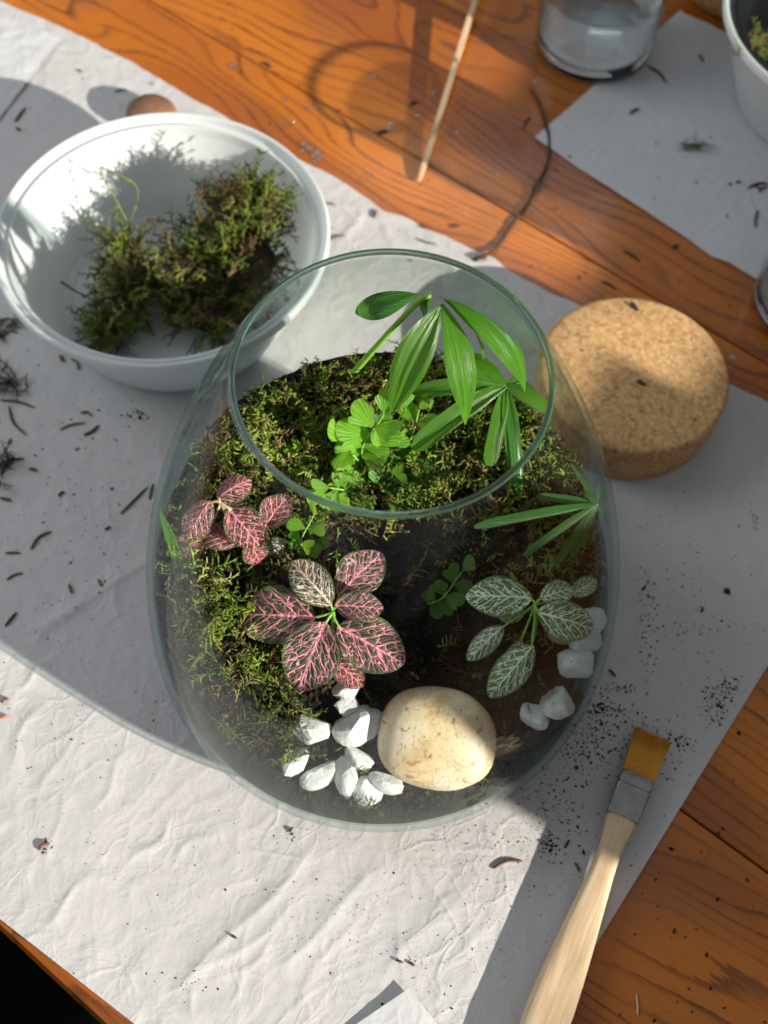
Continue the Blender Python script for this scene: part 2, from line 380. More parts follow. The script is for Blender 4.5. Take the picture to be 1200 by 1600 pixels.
def m_ferrule():
    t = NT('nickel'); nz = t.noise(t.co(120.0), 1.0, 4, 0.6)
    return t.done(t.bsdf(t.mix(t.rng(nz, 0.35, 0.65), (0.30, 0.29, 0.275), (0.40, 0.39, 0.37)), t.rng(nz, 0.3, 0.7, 0.10, 0.22), t.bump(nz, 0.08, 0.002), Metallic=1.0))
def m_bristle():
    t = NT('amber_bristle'); r = t.noise(t.co((900.0, 900.0, 900.0)), 1.0, 2)
    c = t.mix(t.rng(r, 0.3, 0.7), (0.72, 0.30, 0.02), (0.92, 0.48, 0.06))
    return t.done(t.mixs(0.15, t.bsdf(c, 0.38), t.transl((0.7, 0.3, 0.03))))
def m_lightwood(ang):
    t = NT('raw_birch'); co = t.co(100.0, rot=(0, 0, -ang)); x, y, z = t.sep(co)
    n = t.noise(t.comb(t.math('MULTIPLY', x, 0.35), t.math('MULTIPLY', y, 5.0), t.math('MULTIPLY', z, 2.0)), 1.0, 4, 0.6)
    c = t.ramp(n, [(0.3, (0.50, 0.345, 0.20)), (0.55, (0.66, 0.49, 0.31)), (0.8, (0.72, 0.56, 0.38))])
    return t.done(t.bsdf(c, 0.5, t.bump(n, 0.12, 0.0006)))

WOOD = m_wood(); PAPER = m_paper(); PAPER2 = m_paper('smooth_paper', (0.64, 0.65, 0.665))
VESSEL = m_thin_glass('vessel_glass', (0.99, 0.995, 0.993), (0.70, 0.79, 0.77), dust=0.22, refl=0.42)
TUMBLER = m_thin_glass('tumbler_glass', (0.985, 0.99, 0.99), (0.70, 0.78, 0.79))
RIM = m_glass('rim_glass', (0.42, 0.66, 0.64), 1.5); SLUG = m_glass('base_glass', (0.86, 0.95, 0.95), 1.5)
WATER = m_glass('water', (0.95, 0.985, 0.99), 1.33)
def m_water(name='clear_water', frac=0.36):
    t = NT(name); b = t.n('ShaderNodeBsdfGlass'); b.inputs['IOR'].default_value = 1.33; b.inputs['Roughness'].default_value = 0.0; b.inputs[0].default_value = (0.97, 0.99, 1, 1)
    tr = t.n('ShaderNodeBsdfTransparent'); tr.inputs[0].default_value = (0.97, 0.99, 0.99, 1)
    return t.done(t.mixs(frac, tr.outputs[0], b.outputs[0]))
WATER = m_water()
WATERC = m_water('bright_water', 0.72)
CORK = m_cork(); SOIL = m_soil(); MOSS = m_attr('moss', 0.6, 0.3); CRUMB = m_attr('crumbs', 0.9, 0.0)
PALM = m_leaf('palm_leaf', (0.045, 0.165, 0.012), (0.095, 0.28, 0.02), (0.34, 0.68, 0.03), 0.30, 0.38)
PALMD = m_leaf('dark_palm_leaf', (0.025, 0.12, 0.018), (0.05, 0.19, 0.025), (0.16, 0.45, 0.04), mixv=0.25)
FERND = m_leaf('shaded_fern_leaf', (0.05, 0.19, 0.018), (0.10, 0.29, 0.03), (0.30, 0.62, 0.05), 0.4, 0.35, 9.0)  # darker copy of the fern leaf, shade put into its colour
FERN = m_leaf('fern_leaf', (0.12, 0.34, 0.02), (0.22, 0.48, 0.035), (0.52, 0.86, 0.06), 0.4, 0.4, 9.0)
PINK = m_vein('pink_vein_leaf', (0.84, 0.24, 0.34), (0.040, 0.060, 0.026), (0.92, 0.38, 0.45), 0.85)
PINKP = m_vein('pale_pink_vein_leaf', (0.88, 0.52, 0.46), (0.055, 0.09, 0.035), (0.95, 0.76, 0.66), 0.95)
ROSE = m_vein('rose_vein_leaf', (0.95, 0.25, 0.32), (0.05, 0.05, 0.024), (0.98, 0.38, 0.42), 1.0)
WHITEV = m_vein('white_vein_leaf', (0.78, 0.86, 0.68), (0.08, 0.18, 0.035), (0.88, 0.94, 0.80), 1.1, (0.4, 0.6, 0.2), (0.10, 0.19, 0.05))
STEM = m_plain('green_stem', (0.22, 0.45, 0.06), 0.45, 0.2); STEMB = m_plain('brown_stem', (0.20, 0.11, 0.05), 0.7, 0.3); STEMP = m_plain('pale_stem', (0.50, 0.42, 0.25), 0.5, 0.2)
STONE = m_stone(); MARBLE = m_marble(); PLASTIC = m_plastic()
NICKEL = m_ferrule(); BRIST = m_bristle(); BIRCH = m_lightwood(math.atan2(-13.3, -5.6))
TWIG = m_plain('dark_twig', (0.055, 0.035, 0.022), 0.8, 0.5, 400, 0.6); NEEDLE = m_plain('brown_needle', (0.13, 0.06, 0.032), 0.6, 0.4, 300)
NEEDLED = m_plain('dark_needle', (0.06, 0.035, 0.025), 0.7, 0.4, 300); NEEDLER = m_plain('red_needle', (0.48, 0.17, 0.06), 0.5, 0.3, 300)
BROWN = m_plain('brown_pebble', (0.20, 0.10, 0.05), 0.6, 0.25, 260, 0.3); BLACKP = m_plain('dark_plastic', (0.008, 0.010, 0.011), 0.35, 0.2, Specular_IOR_Level=0.25)
FLOORM = m_plain('dark_floor', (0.004, 0.004, 0.004), 1.0, 0.3, 30, Specular_IOR_Level=0.0); FRAMEM = m_plain('painted_frame', (0.6, 0.58, 0.55), 0.5, 0.05, 40)

# ------------------------------------------------------------------ setting: floor, table, added sun blockers
v, f = box((0, 0, -76), 400, 400, 1); tag(mesh('floor', v, f, FLOORM, smooth_=False), kind='structure')

table = empty('wooden_table', (0, 0, 0), 'varnished orange pine table top with dark grain under the papers', 'table')
table.rotation_euler = (0, 0, TH)
seams = [-21.85, -9.6, 1.9, 14.6, 27.3, 40.2, 53.0, 66.0, 79.0, 92.0]
def plank(v0, v1, first):
    g = 0.045; c = 0.10 if not first else 0.0
    a, b = v0 + g, v1 - g
    if first:   # rounded front edge
        sec = [(a + 0.9, -3.2), (a + 0.25, -2.9), (a, -2.2), (a, -0.8), (a + 0.18, -0.3), (a + 0.55, -0.05), (a + 1.0, 0.0), (b - 0.06, 0.0), (b, -0.08), (b, -3.2)]
    else: sec = [(a, -3.2), (a, -0.08), (a + 0.06, 0.0), (b - 0.06, 0.0), (b, -0.08), (b, -3.2)]
    n = len(sec); vs = [(x, y, z) for x in (-85, 145) for y, z in sec]
    fs = [(i, (i + 1) % n, n + (i + 1) % n, n + i) for i in range(n)] + [tuple(range(n))[::-1], tuple(range(n, 2 * n))]
    return np.array(vs, float), fs
for i in range(len(seams) - 1):
    v, f = plank(seams[i], seams[i + 1], i == 0)
    mesh('plank', v, f, WOOD, table, smooth_=False)

# unseen boxes and pot added at the table's far end to block the sun
BOARD = m_plain('grey_board', (0.16, 0.15, 0.14), 0.8, 0.1, 60)
def sun_height(zeta, a):                      # height, at distance a, of the sun ray that meets height zeta over the terrarium's axis
    return zeta + (LAMP[2] - zeta) * a / (LAMP @ SE)
def shade_box(n0, n1, a0, a1, zeta, label):
    k = 1 - a0 / (LAMP @ SE); h = sun_height(zeta, a0)
    c = SE * (a0 + a1) / 2 + SN * (n0 + n1) / 2 * k + np.array([0, 0, h / 2])
    v, f = box(c, (a1 - a0) / 2, (n1 - n0) / 2 * k, h / 2, (SE, SN, np.array([0, 0, 1.0]))); tag(mesh('shade_blocker', v, f, BOARD, smooth_=False, loc=c * [1, 1, 0]), label, kind='structure')
shade_box(-40, -2.5, 104, 112, -5.0, 'low grey blocker added out of view at right to cast shade')
shade_box(3.0, 19.6, 104, 112, 2.6, 'taller grey blocker added out of view at right to cast shade')
shade_box(19.0, 31.2, 113, 122, 0.9, 'square grey blocker added out of view at right to cast shade')
shade_box(30.8, 66, 104, 112, 5.2, 'tallest grey blocker added out of view at right to cast shade')
pa = 94.0; pk = 1 - pa / (LAMP @ SE); pc = SE * pa + SN * 3.1 * pk; ph = sun_height(6.1, pa)
v, f = lathe([(0.02, 0), (4.8, 0), (5.1, .3), (6.1, ph * .72), (6.2, ph * .74), (6.5, ph * .75), (6.6, ph * .93), (6.0, ph), (5.6, ph), (5.5, ph * .8), (0.02, ph * .8)], 64, False, pc)
tag(mesh('pot_shade_blocker', v, f, m_plain('terracotta', (0.42, 0.17, 0.09), 0.8, 0.12, 60), loc=pc), 'tall pot-shaped blocker added out of view at right to cast shade', kind='structure')

# ------------------------------------------------------------------ papers
PRESS = [((0, 0), 7.5, 9.5), ((13.08, 14.6), 5.2, 6.4), ((-12.76, 20.5), 6.5, 8.0)]
_creases = []
_rc = np.random.default_rng(21)
for (x0, y0, x1, y1, A, wd) in [
    (480, 1330, 300, 1535, .34, .55), (600, 1360, 440, 1500, .30, .6), (263, 1290, 210, 1350, .3, .3), (330, 1300, 270, 1345, .24, .3),
    (150, 1370, 70, 1440, .28, .35), (455, 1420, 300, 1535, .3, .5), (430, 1470, 355, 1530, .26, .3), (290, 1545, 320, 1600, .25, .35), (720, 1390, 600, 1530, .26, .7), (820, 1370, 700, 1500, .2, .7),
    (0, 1005, 240, 885, .4, .35), (130, 930, 60, 1010, .3, .4), (90, 960, 250, 860, .25, .3), (180, 900, 190, 980, .2, .3),
    (1005, 1150, 1010, 930, .22, .5), (1080, 960, 1060, 870, .26, .3), (1100, 850, 1160, 740, .3, .35), (1170, 860, 1190, 1000, .3, .4), (1000, 870, 1010, 790, .2, .4),
    (1150, 770, 1190, 850, .3, .35), (940, 830, 960, 760, .2, .4), (1130, 1010, 1190, 950, .26, .3), (1150, 610, 1200, 700, .45, .3),
    (500, 300, 560, 355, .35, .3), (590, 345, 640, 400, .4, .3), (560, 330, 545, 380, .35, .25), (680, 395, 720, 440, .4, .3), (640, 365, 700, 410, .35, .25), (820, 450, 840, 480, .3, .3), (530, 290, 570, 300, .3, .25),
    (20, 1080, 90, 1030, .3, .3), (10, 1200, 60, 1110, .25, .4), (200, 1180, 150, 1260, .24, .4), (110, 1150, 60, 1260, .2, .5)]:
    _creases.append((at(x0, y0)[:2], at(x1, y1)[:2], A, wd))
for k in range(420):
    c = np.array([_rc.uniform(-30, 30), _rc.uniform(-26, 40)]); a = _rc.normal(0.85, 0.75); L = _rc.uniform(1.2, 6)
    d = np.array([math.cos(a), math.sin(a)]) * L / 2; _creases.append((c - d, c + d, _rc.uniform(.03, .13), _rc.uniform(.1, .28)))
def paper_h(x, y):
    x = np.asarray(x, float); y = np.asarray(y, float)
    rid = lambda k, sd: np.clip(0.28 - np.abs(fbm(x * k + 3, y * k, sd, 2)), 0, 1)
    h = 0.08 + 0.28 * np.clip(fbm(x * 0.14, y * 0.14, 3, 2) + 0.12, 0, 1) + 0.15 * rid(0.26, 9) * np.clip(0.4 + 2.0 * fbm(x * .1, y * .1, 19, 2), 0.1, 1.4) + 0.10 * rid(0.75, 15) + 0.03 * rid(1.9, 17)
    for a, b, A, wd in _creases:
        d = b - a; L = np.linalg.norm(d); d = d / L; s = ((x - a[0]) * d[0] + (y - a[1]) * d[1]) / L
        m = (s > -0.25) & (s < 1.25)
        n_ = np.abs((x - a[0]) * -d[1] + (y - a[1]) * d[0] + 0.25 * np.sin(s * 5 + a[0]))
        h = h + np.where(m, 0.26 * A * np.exp(-n_ / (wd * 0.62)) * np.clip(np.sin(np.clip((s + .25) / 1.5, 0, 1) * np.pi), 0, 1) ** 1.2, 0)
    for (cx, cy_), r0, r1 in PRESS:
        k = smooth(r0, r1, np.hypot(x - cx, y - cy_)); h = 0.06 + (h - 0.06) * k
    return h
def polyline(pts, n):
    p = np.array([at(*q)[:2] for q in pts]); d = np.r_[0, np.cumsum(np.linalg.norm(np.diff(p, axis=0), axis=1))]
    s = np.linspace(0, d[-1], n); return np.stack([np.interp(s, d, p[:, 0]), np.interp(s, d, p[:, 1])], 1)
def sheet(name, lower, upper, n, m, zoff, hfun, mat, label, cat, edge=0.0, seed=0, side=None):
    B = polyline(lower, n); T = polyline(upper, n); t = np.linspace(0, 1, m)[:, None, None]
    g = B[None] * (1 - t) + T[None] * t
    x, y = g[..., 0], g[..., 1]
    jit = edge * (fbm(np.linspace(0, 60, n), np.full(n, seed), seed, 4))
    x = x + (jit * np.linspace(0, 1, m)[:, None] ** 6) * V[0]; y = y + (jit * np.linspace(0, 1, m)[:, None] ** 6) * V[1]
    z = hfun(x, y) + zoff
    vs = np.stack([x, y, z], 2).reshape(-1, 3)
    i = np.arange(n * m).reshape(m, n); fs = np.stack([i[:-1, :-1], i[:-1, 1:], i[1:, 1:], i[1:, :-1]], 2).reshape(-1, 4)
    return tag(mesh(name, vs, fs, mat, loc=vs.mean(0)), label, cat)
sheet('paper_sheet', [(-420, 1090), (0, 1436), (100, 1514), (205, 1596), (641, 1948)],
      [(-420, -190), (0, 2), (110, 50), (160, 76), (230, 112), (350, 185), (470, 252), (530, 280), (600, 330), (640, 345), (700, 375), (760, 402), (820, 440), (890, 472), (1000, 530), (1140, 603), (1260, 664), (1391, 728)],
      430, 330, 0.0, paper_h, PAPER, 'large crumpled white paper sheet spread under the glass terrarium', 'paper', 0.35, 4)
def flat_h(seed, amp=0.25):
    return lambda x, y: 0.06 + amp * np.clip(fbm(x * 0.2, y * 0.2, seed, 3) + 0.2, 0, 1) + 0.03 * np.abs(fbm(x * 1.1, y * 1.1, seed + 5, 3))
def h2(x, y):
    return paper_h(x, y) + 0.05 + 0.5 * np.clip(fbm(x * 0.3, y * 0.3, 31, 3) + 0.25, 0, 1)
sheet('paper_sheet', [(-420, 330), (-200, 330), (-60, 270), (0, 190), (96, 66)], [(-420, -130), (-200, -60), (-60, 4), (0, 30), (86, 62)], 150, 90, 0.02, h2, PAPER2,
      'smoother pale sheet overlapping the crumpled paper at upper left corner', 'paper', 0.1, 5)
sheet('paper_sheet', [(835, 217), (900, 262), (1000, 327), (1075, 375), (1110, 402), (1140, 412), (1185, 441), (1400, 560)],
      [(1062, 18), (1150, 60), (1250, 120), (1330, 170), (1400, 200), (1450, 230), (1500, 260), (1600, 330)][:8], 160, 110, 0.0, flat_h(41), PAPER2,
      'white paper sheet under the bowl of dark soil', 'paper', 0.25, 6)
# curled scrap
cs = at(640, 1541, 1.0); n = 26
va, vb = nrm(at(545, 1606, .7) - cs), nrm(at(695, 1612, .7) - cs); vs = []; fs = []
for i in range(n):
    for j in range(n):
        a, b = i / (n - 1) * 6.5, j / (n - 1) * 8.0
        p = cs + va * a + vb * b; d = math.hypot(a, b)
        p[2] = float(paper_h(p[0], p[1])) * .35 + 0.13 + 0.22 * math.exp(-d * 0.5) + .03 * math.sin(a * .9 + b * .5); vs.append(p)
fs = [(i * n + j, i * n + j + 1, (i + 1) * n + j + 1, (i + 1) * n + j) for i in range(n - 1) for j in range(n - 1)]
tag(mesh('paper_scrap', vs, fs, PAPER2, loc=cs), 'small smooth white paper scrap with raised corner on crumpled paper', 'paper scrap')

# ------------------------------------------------------------------ terrarium vessel
H_, RM, ZM, RB, RR = 22.54, 10.82, 3.56, 6.8, 5.55
Z0 = 0.10
def wall_r(z):
    z = np.asarray(z, float)
    lo_ = RB + (RM - RB) * np.sqrt(np.clip(1 - (1 - np.clip(z / ZM, 0, 1)) ** 2, 0, 1))
    hi_ = RM + (RR - RM) * np.clip((z - ZM) / (H_ - ZM), 0, 1) ** 2.0
    return np.where(z < ZM, lo_, hi_)
vessel = empty('glass_terrarium', (0, 0, Z0), 'large clear rounded glass terrarium with open top holding plants', 'terrarium')
zz = np.r_[ZM * (1 - np.cos(np.linspace(0, np.pi / 2, 16))), np.linspace(ZM, H_ - 0.15, 42)[1:]]
outer = [(0.02, Z0 + 0.25), (4.5, Z0 + 0.2), (6.0, Z0 + 0.05)] + [(float(wall_r(z)), z + Z0) for z in zz]
inner = [(float(wall_r(z)) - 0.26, max(z, 0.45) + Z0) for z in zz[::-1] if z > 0.05] + [(6.0, Z0 + 0.45), (0.02, Z0 + 0.5)]
v, f = lathe(outer + inner, 160); mesh('body', v, f, VESSEL, vessel)
tt = np.linspace(0, 2 * np.pi, 14, endpoint=False)
v, f = lathe([(RR - 0.04 + 0.115 * math.cos(a), H_ - 0.15 + Z0 + 0.125 * math.sin(a)) for a in tt], 160, True); mesh('rim', v, f, RIM, vessel)
INNER = lambda z: wall_r(np.asarray(z) - Z0) - 0.36

# ------------------------------------------------------------------ soil
def soil_h(x, y):
    x = np.asarray(x, float); y = np.asarray(y, float)
    h = 3.3 + 0.40 * (np.clip(y, -9, 10) + 9) * smooth(-10.5, -6.5, y) + 0.9 * fbm(x * 0.35 + 2, y * 0.35, 51, 3)
    h = h - 1.0 * np.exp(-(((x - 2.8) / 2.2) ** 2 + ((y + 0.6) / 2.2) ** 2)) + 0.8 * smooth(-4, -8, x) * smooth(-6, 0, y)
    an = np.degrees(np.arctan2(y, x)) % 360; h = h + 2.4 * np.exp(-0.5 * ((an - 219) / 20) ** 2) * smooth(6.0, 9.0, np.hypot(x, y))
    h = h + 0.8 * smooth(-3.0, -6.5, x) * smooth(-10.5, -6.0, y) * smooth(0, -3, y)
    return h
nr, na = 60, 150
vs = []; aa = np.linspace(0, 2 * np.pi, na, endpoint=False); RS = np.full(na, 10.1)
for _ in range(4): RS = INNER(soil_h(RS * np.cos(aa), RS * np.sin(aa)))
for i in range(nr + 1):
    r = i / nr
    for j in range(na):
        a = 2 * math.pi * j / na
        x, y = r * RS[j] * math.cos(a), r * RS[j] * math.sin(a); vs.append((x, y, 0.0))
_x = np.array(vs); _z = soil_h(_x[:, 0], _x[:, 1]) + 0.35 * fbm(_x[:, 0] * 1.7, _x[:, 1] * 1.7, 61, 3); vs = [(a, b, c) for a, b, c in zip(_x[:, 0], _x[:, 1], _z)]
for k in range(1, 9):
    for j in range(na):
        a = 2 * math.pi * j / na; zt = vs[nr * na + j][2]; z = zt + (0.62 - zt) * k / 8
        R0 = float(INNER(z)); vs.append((R0 * math.cos(a), R0 * math.sin(a), z))
fs = [(i * na + j, i * na + (j + 1) % na, (i + 1) * na + (j + 1) % na, (i + 1) * na + j) for i in range(nr + 8) for j in range(na)]
fs.append(tuple((nr + 8) * na + j for j in range(na))[::-1])
tag(mesh('potting_soil', vs, fs, SOIL, loc=(0, 0, 0.6)), 'dark moist potting soil sloping up inside the glass terrarium', 'soil', kind='stuff')

def scatter_bits(pos, size, seed, cols, flat=0.6):
    """irregular eight-sided granules joined into one triangle mesh"""
    r = np.random.default_rng(seed); n = len(pos)
    o = np.array([(1, 0, 0), (-1, 0, 0), (0, 1, 0), (0, -1, 0), (0, 0, 1), (0, 0, -1)], float)
    tf = np.array([(0, 2, 4), (2, 1, 4), (1, 3, 4), (3, 0, 4), (2, 0, 5), (1, 2, 5), (3, 1, 5), (0, 3, 5)])
    sc = size[:, None, None] * r.uniform(0.55, 1.3, (n, 6, 1)); p = o[None] * sc
    p[:, :, 0] *= r.uniform(0.7, 1.9, (n, 1)); p[:, :, 2] *= flat
    a = r.uniform(0, 2 * np.pi, n); ca, sa = np.cos(a)[:, None], np.sin(a)[:, None]
    x = p[..., 0] * ca - p[..., 1] * sa; y = p[..., 0] * sa + p[..., 1] * ca
    q = np.stack([x, y, p[..., 2]], 2) + pos[:, None]
    fc = (tf[None] + 6 * np.arange(n)[:, None, None]).reshape(-1, 3)
    c = np.asarray(cols)[r.integers(0, len(cols), n)] * r.uniform(0.6, 1.3, (n, 1))
    return q.reshape(-1, 3), fc, np.repeat(c, 6, 0)
def disc_pts(n, rmax, seed):
    r = np.random.default_rng(seed); a = r.uniform(0, 2 * np.pi, n); q = np.sqrt(r.random(n)) * rmax
    return q * np.cos(a), q * np.sin(a)
x, y = disc_pts(9000, 10.0, 5); z = soil_h(x, y) + 0.35 * fbm(x * 1.7, y * 1.7, 61, 3); k = np.hypot(x, y) < INNER(z) - 0.05
x, y, z = x[k], y[k], z[k]
v, f, c = scatter_bits(np.stack([x, y, z + 0.03], 1), RNG.gamma(2.0, 0.035, len(x)) + 0.03, 6, [(0.012, 0.009, 0.007), (0.02, 0.014, 0.01), (0.008, 0.006, 0.005), (0.045, 0.03, 0.02), (0.02, 0.013, 0.01)])
tag(mesh('soil_granules', v, f, CRUMB, smooth_=False, col=c, loc=(0, 0, 3)), 'loose dark soil granules covering the terrarium soil', 'soil', kind='stuff')

# ------------------------------------------------------------------ moss
def ribbon3(path, rad):
    """thin three-sided tapering strand ending in a point -> verts, tris"""
    p = np.asarray(path); m = len(p); vs = []
    for i in range(m - 1):
        d = nrm(p[i + 1] - p[i]); s = nrm(np.cross(d, [0.3, 0.5, 0.81])); w = np.cross(s, d)
        for a in (0.3, 2.39, 4.49): vs.append(p[i] + rad * (1 - 0.6 * i / (m - 1)) * (math.cos(a) * s + math.sin(a) * w))
    vs.append(p[-1]); t = []
    for i in range(m - 2):
        for j in range(3):
            a, b = i * 3 + j, i * 3 + (j + 1) % 3; t += [(a, b, b + 3), (a, b + 3, a + 3)]
    k = (m - 2) * 3
    for j in range(3): t.append((k + j, k + (j + 1) % 3, len(vs) - 1))
    return np.array(vs), t
def make_sprig(seed, L=1.3, nb=9, thick=0.038, spread=0.45):
    r = np.random.default_rng(seed); parts = []; shade = []
    bend = r.normal(0, 0.35, 2)
    stem = [np.array([bend[0] * (t ** 2) * L + r.normal(0, .02), bend[1] * (t ** 2) * L + r.normal(0, .02), t * L]) for t in np.linspace(0, 1, 4)]
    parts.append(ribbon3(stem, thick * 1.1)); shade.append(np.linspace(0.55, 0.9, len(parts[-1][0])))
    az0 = r.uniform(0, 6.28)
    for i in range(nb):
        t = 0.15 + 0.85 * i / nb; p = np.array([np.interp(t, np.linspace(0, 1, 4), [q[k] for q in stem]) for k in range(3)])
        az = az0 + (i % 2) * math.pi + r.normal(0, 0.5); l = L * spread * (1.15 - 0.75 * t) * r.uniform(0.6, 1.2)
        d = np.array([math.cos(az), math.sin(az), 0.55 + 0.5 * t]); d /= np.linalg.norm(d)
        e = p + d * l + np.array([r.normal(0, .06), r.normal(0, .06), r.normal(0.02, .06)])
        mid = (p + e) / 2 + np.array([0, 0, 0.06 * l])
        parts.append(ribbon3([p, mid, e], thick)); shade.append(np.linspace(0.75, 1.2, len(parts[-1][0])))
        # tiny leaf pair
        for sg in (-1, 1):
            sd = nrm(np.cross(d, [0, 0, 1])) * sg; e2 = mid + (sd * 0.6 + d * .7) * l * 0.32
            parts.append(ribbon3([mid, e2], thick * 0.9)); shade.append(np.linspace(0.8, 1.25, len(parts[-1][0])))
    v, f = join(parts); return v, np.array(f), np.concatenate(shade)
SPRIGS = [make_sprig(100 + k, 1.3, 8 + k % 3) for k in range(7)]
def moss_mesh(pos, dirs, size, cols, seed):
    r = np.random.default_rng(seed); V_, F_, C_ = [], [], []; n = 0
    for i in range(len(pos)):
        v, f, sh = SPRIGS[r.integers(0, len(SPRIGS))]
        d = nrm(dirs[i]); a = nrm(np.cross(d, r.normal(0, 1, 3))); b = np.cross(d, a)
        w = v * size[i]; q = pos[i] + np.outer(w[:, 0], a) + np.outer(w[:, 1], b) + np.outer(w[:, 2], d)
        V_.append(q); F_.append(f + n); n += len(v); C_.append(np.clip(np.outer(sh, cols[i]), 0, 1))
    return np.vstack(V_), np.vstack(F_), np.vstack(C_)
GREENS = np.array([(0.17, 0.24, 0.03), (0.11, 0.16, 0.025), (0.25, 0.34, 0.04), (0.34, 0.32, 0.10), (0.12, 0.085, 0.035), (0.19, 0.115, 0.05), (0.25, 0.19, 0.07)])
def moss_cols(n, r, w=None): return GREENS[r.choice(len(GREENS), n, p=w)] * r.uniform(0.65, 1.25, (n, 1))
r = np.random.default_rng(77)
x, y = disc_pts(9000, 10.0, 78); z = soil_h(x, y)
dens = np.clip(smooth(1.6, 3.4, y + 0.8 * fbm(x * .5, y * .5, 80, 2)), 0, 1)
dens = np.maximum(dens, 0.55 * smooth(-3.0, -4.6, x + 1.2 * fbm(x * .6, y * .6, 81, 2)) * smooth(-8.6, -7.2, y))
dens = np.maximum(dens, 0.30 * smooth(4.2, 6.0, x) * smooth(-1.5, 0.5, y)); dens = np.maximum(dens, 0.035)
dens *= 0.45 + 0.9 * np.clip(fbm(x * 0.8, y * 0.8, 83, 3) + 0.4, 0, 1)
keep = (r.random(len(x)) < dens * 0.62) & (np.hypot(x, y) < INNER(z + 1) - 0.12)
keep &= np.hypot(x - 2.7, y + 7.0) > 2.7
x, y, z = x[keep], y[keep], z[keep]; n = len(x)
up = np.stack([r.normal(0, .75, n) - x * .05, r.normal(-.25, .75, n) - y * .05, r.uniform(0.25, 1.0, n)], 1)
w_green = np.array([.24, .20, .22, .08, .10, .08, .08]); w_green /= w_green.sum()
cols = moss_cols(n, r, w_green); br = fbm(x * .6, y * .6, 90, 2)[:, None]; cols = cols * np.clip(1.25 + 1.9 * br, 0.5, 2.3)
pos = np.stack([x, y, z - 0.1 + r.uniform(0, .35, n)], 1)
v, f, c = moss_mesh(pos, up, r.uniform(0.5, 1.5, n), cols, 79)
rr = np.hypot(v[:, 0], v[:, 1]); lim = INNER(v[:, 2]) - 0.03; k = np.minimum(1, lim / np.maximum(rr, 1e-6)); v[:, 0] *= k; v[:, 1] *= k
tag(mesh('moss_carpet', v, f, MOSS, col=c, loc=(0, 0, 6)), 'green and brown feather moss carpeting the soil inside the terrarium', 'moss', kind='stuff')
print('moss sprigs', n, 'tris', len(f))
# upright bright sprigs among the moss
def tall_sprig(px, py, z, h, seed, label):
    base = at(px, py, z); rr_ = np.random.default_rng(seed); n = 9
    pos = np.array([base + [rr_.normal(0, .18), rr_.normal(0, .18), rr_.uniform(0, h * .75)] for _ in range(n)])
    dr = np.array([[rr_.normal(0, .5), rr_.normal(0, .5), 1] for _ in range(n)])
    v, f, c = moss_mesh(pos, dr, rr_.uniform(.5, .8, n), np.tile((0.30, 0.42, 0.05), (n, 1)) * rr_.uniform(.7, 1.3, (n, 1)), seed)
    tag(mesh('moss_sprig', v, f, MOSS, col=c, loc=base), label, 'moss', 'bright moss sprigs')
tall_sprig(505, 612, 9.8, 1.9, 401, 'bright lime moss sprig standing beside the palm stem')
tall_sprig(565, 585, 10.2, .8, 402, 'short lime moss sprig behind the palm stem')
tall_sprig(425, 700, 8.4, .8, 403, 'lime moss sprig by the rim near the rose-veined plant')

# ------------------------------------------------------------------ leaves and plants
def prof_ovate(t): return np.sin(np.pi * np.clip(t, 0, 1) ** 0.98) ** 0.62
def prof_lance(t): return np.clip(np.sin(np.pi * np.clip(t, 0, 1) ** 1.05) ** 0.95, 0, 1) * (1 - .25 * t) * 1.12 + 0.02
def prof_strap(t): return np.minimum(1, (0.35 + 1.9 * t)) * np.where(t < 0.82, 1, np.sqrt(np.clip(1 - ((t - .82) / .185) ** 2, 0, 1)) * .8 + .2)
def prof_fan(t): return np.clip(0.16 + 1.0 * t ** 0.8, 0, 1) * np.where(t < .72, 1, np.sqrt(np.clip(1 - ((t - .72) / .285) ** 2, 0, 1)))
def leaf_mesh(base, tip, width, up, arch=0.12, cup=0.25, prof=prof_ovate, n=14, m=5, wave=0.0, scallop=0.0, seed=0, sag=0.0, twist=0.0, pleat=0.0):
    base = np.asarray(base, float); tip = np.asarray(tip, float); L = np.linalg.norm(tip - base); ax = (tip - base) / L
    side = nrm(np.cross(ax, nrm(up))); nv = np.cross(side, ax); rr_ = np.random.default_rng(seed); ph = rr_.uniform(0, 6.28)
    vs, uv, ed = [], [], []
    for i in range(n + 1):
        t = i / n; tw = twist * t; sd = math.cos(tw) * side + math.sin(tw) * nv; nn = -math.sin(tw) * side + math.cos(tw) * nv
        c = base + ax * L * t + nv * (arch * L * 4 * t * (1 - t)) + np.array([0, 0, -sag * L * t * t])
        pw = float(prof(np.array(t)))
        for j in range(-m, m + 1):
            s = j / m; hw = width / 2 * pw * (1 + scallop * math.sin(t * 21 + ph) * abs(s))
            c2 = c + sd * hw * s + nn * (cup * hw * abs(s) ** 1.4 + pleat * width * math.cos(s * 9.4) * pw * min(1, 4 * (1 - t)) + wave * width * math.sin(t * 9 + ph + (2 if s > 0 else 0)) * s * s)
            if scallop: c2 = c2 + ax * scallop * .7 * width * math.sin(s * 8 + ph) * t ** 4
            vs.append(c2); uv.append((t, 0.5 + 0.5 * s * pw)); ed.append((s, 0))
    k = 2 * m + 1
    fs = np.array([(i * k + j, i * k + j + 1, (i + 1) * k + j + 1, (i + 1) * k + j) for i in range(n) for j in range(k - 1)])
    return np.array(vs), fs, {'UVMap': np.array(uv), 'edge': np.array(ed)}
def keep_in(v, z0=None):
    v = v.copy(); rr_ = np.hypot(v[:, 0], v[:, 1]); k = np.minimum(1, (INNER(v[:, 2]) + 0.02) / np.maximum(rr_, 1e-6)); v[:, 0] *= k; v[:, 1] *= k; return v
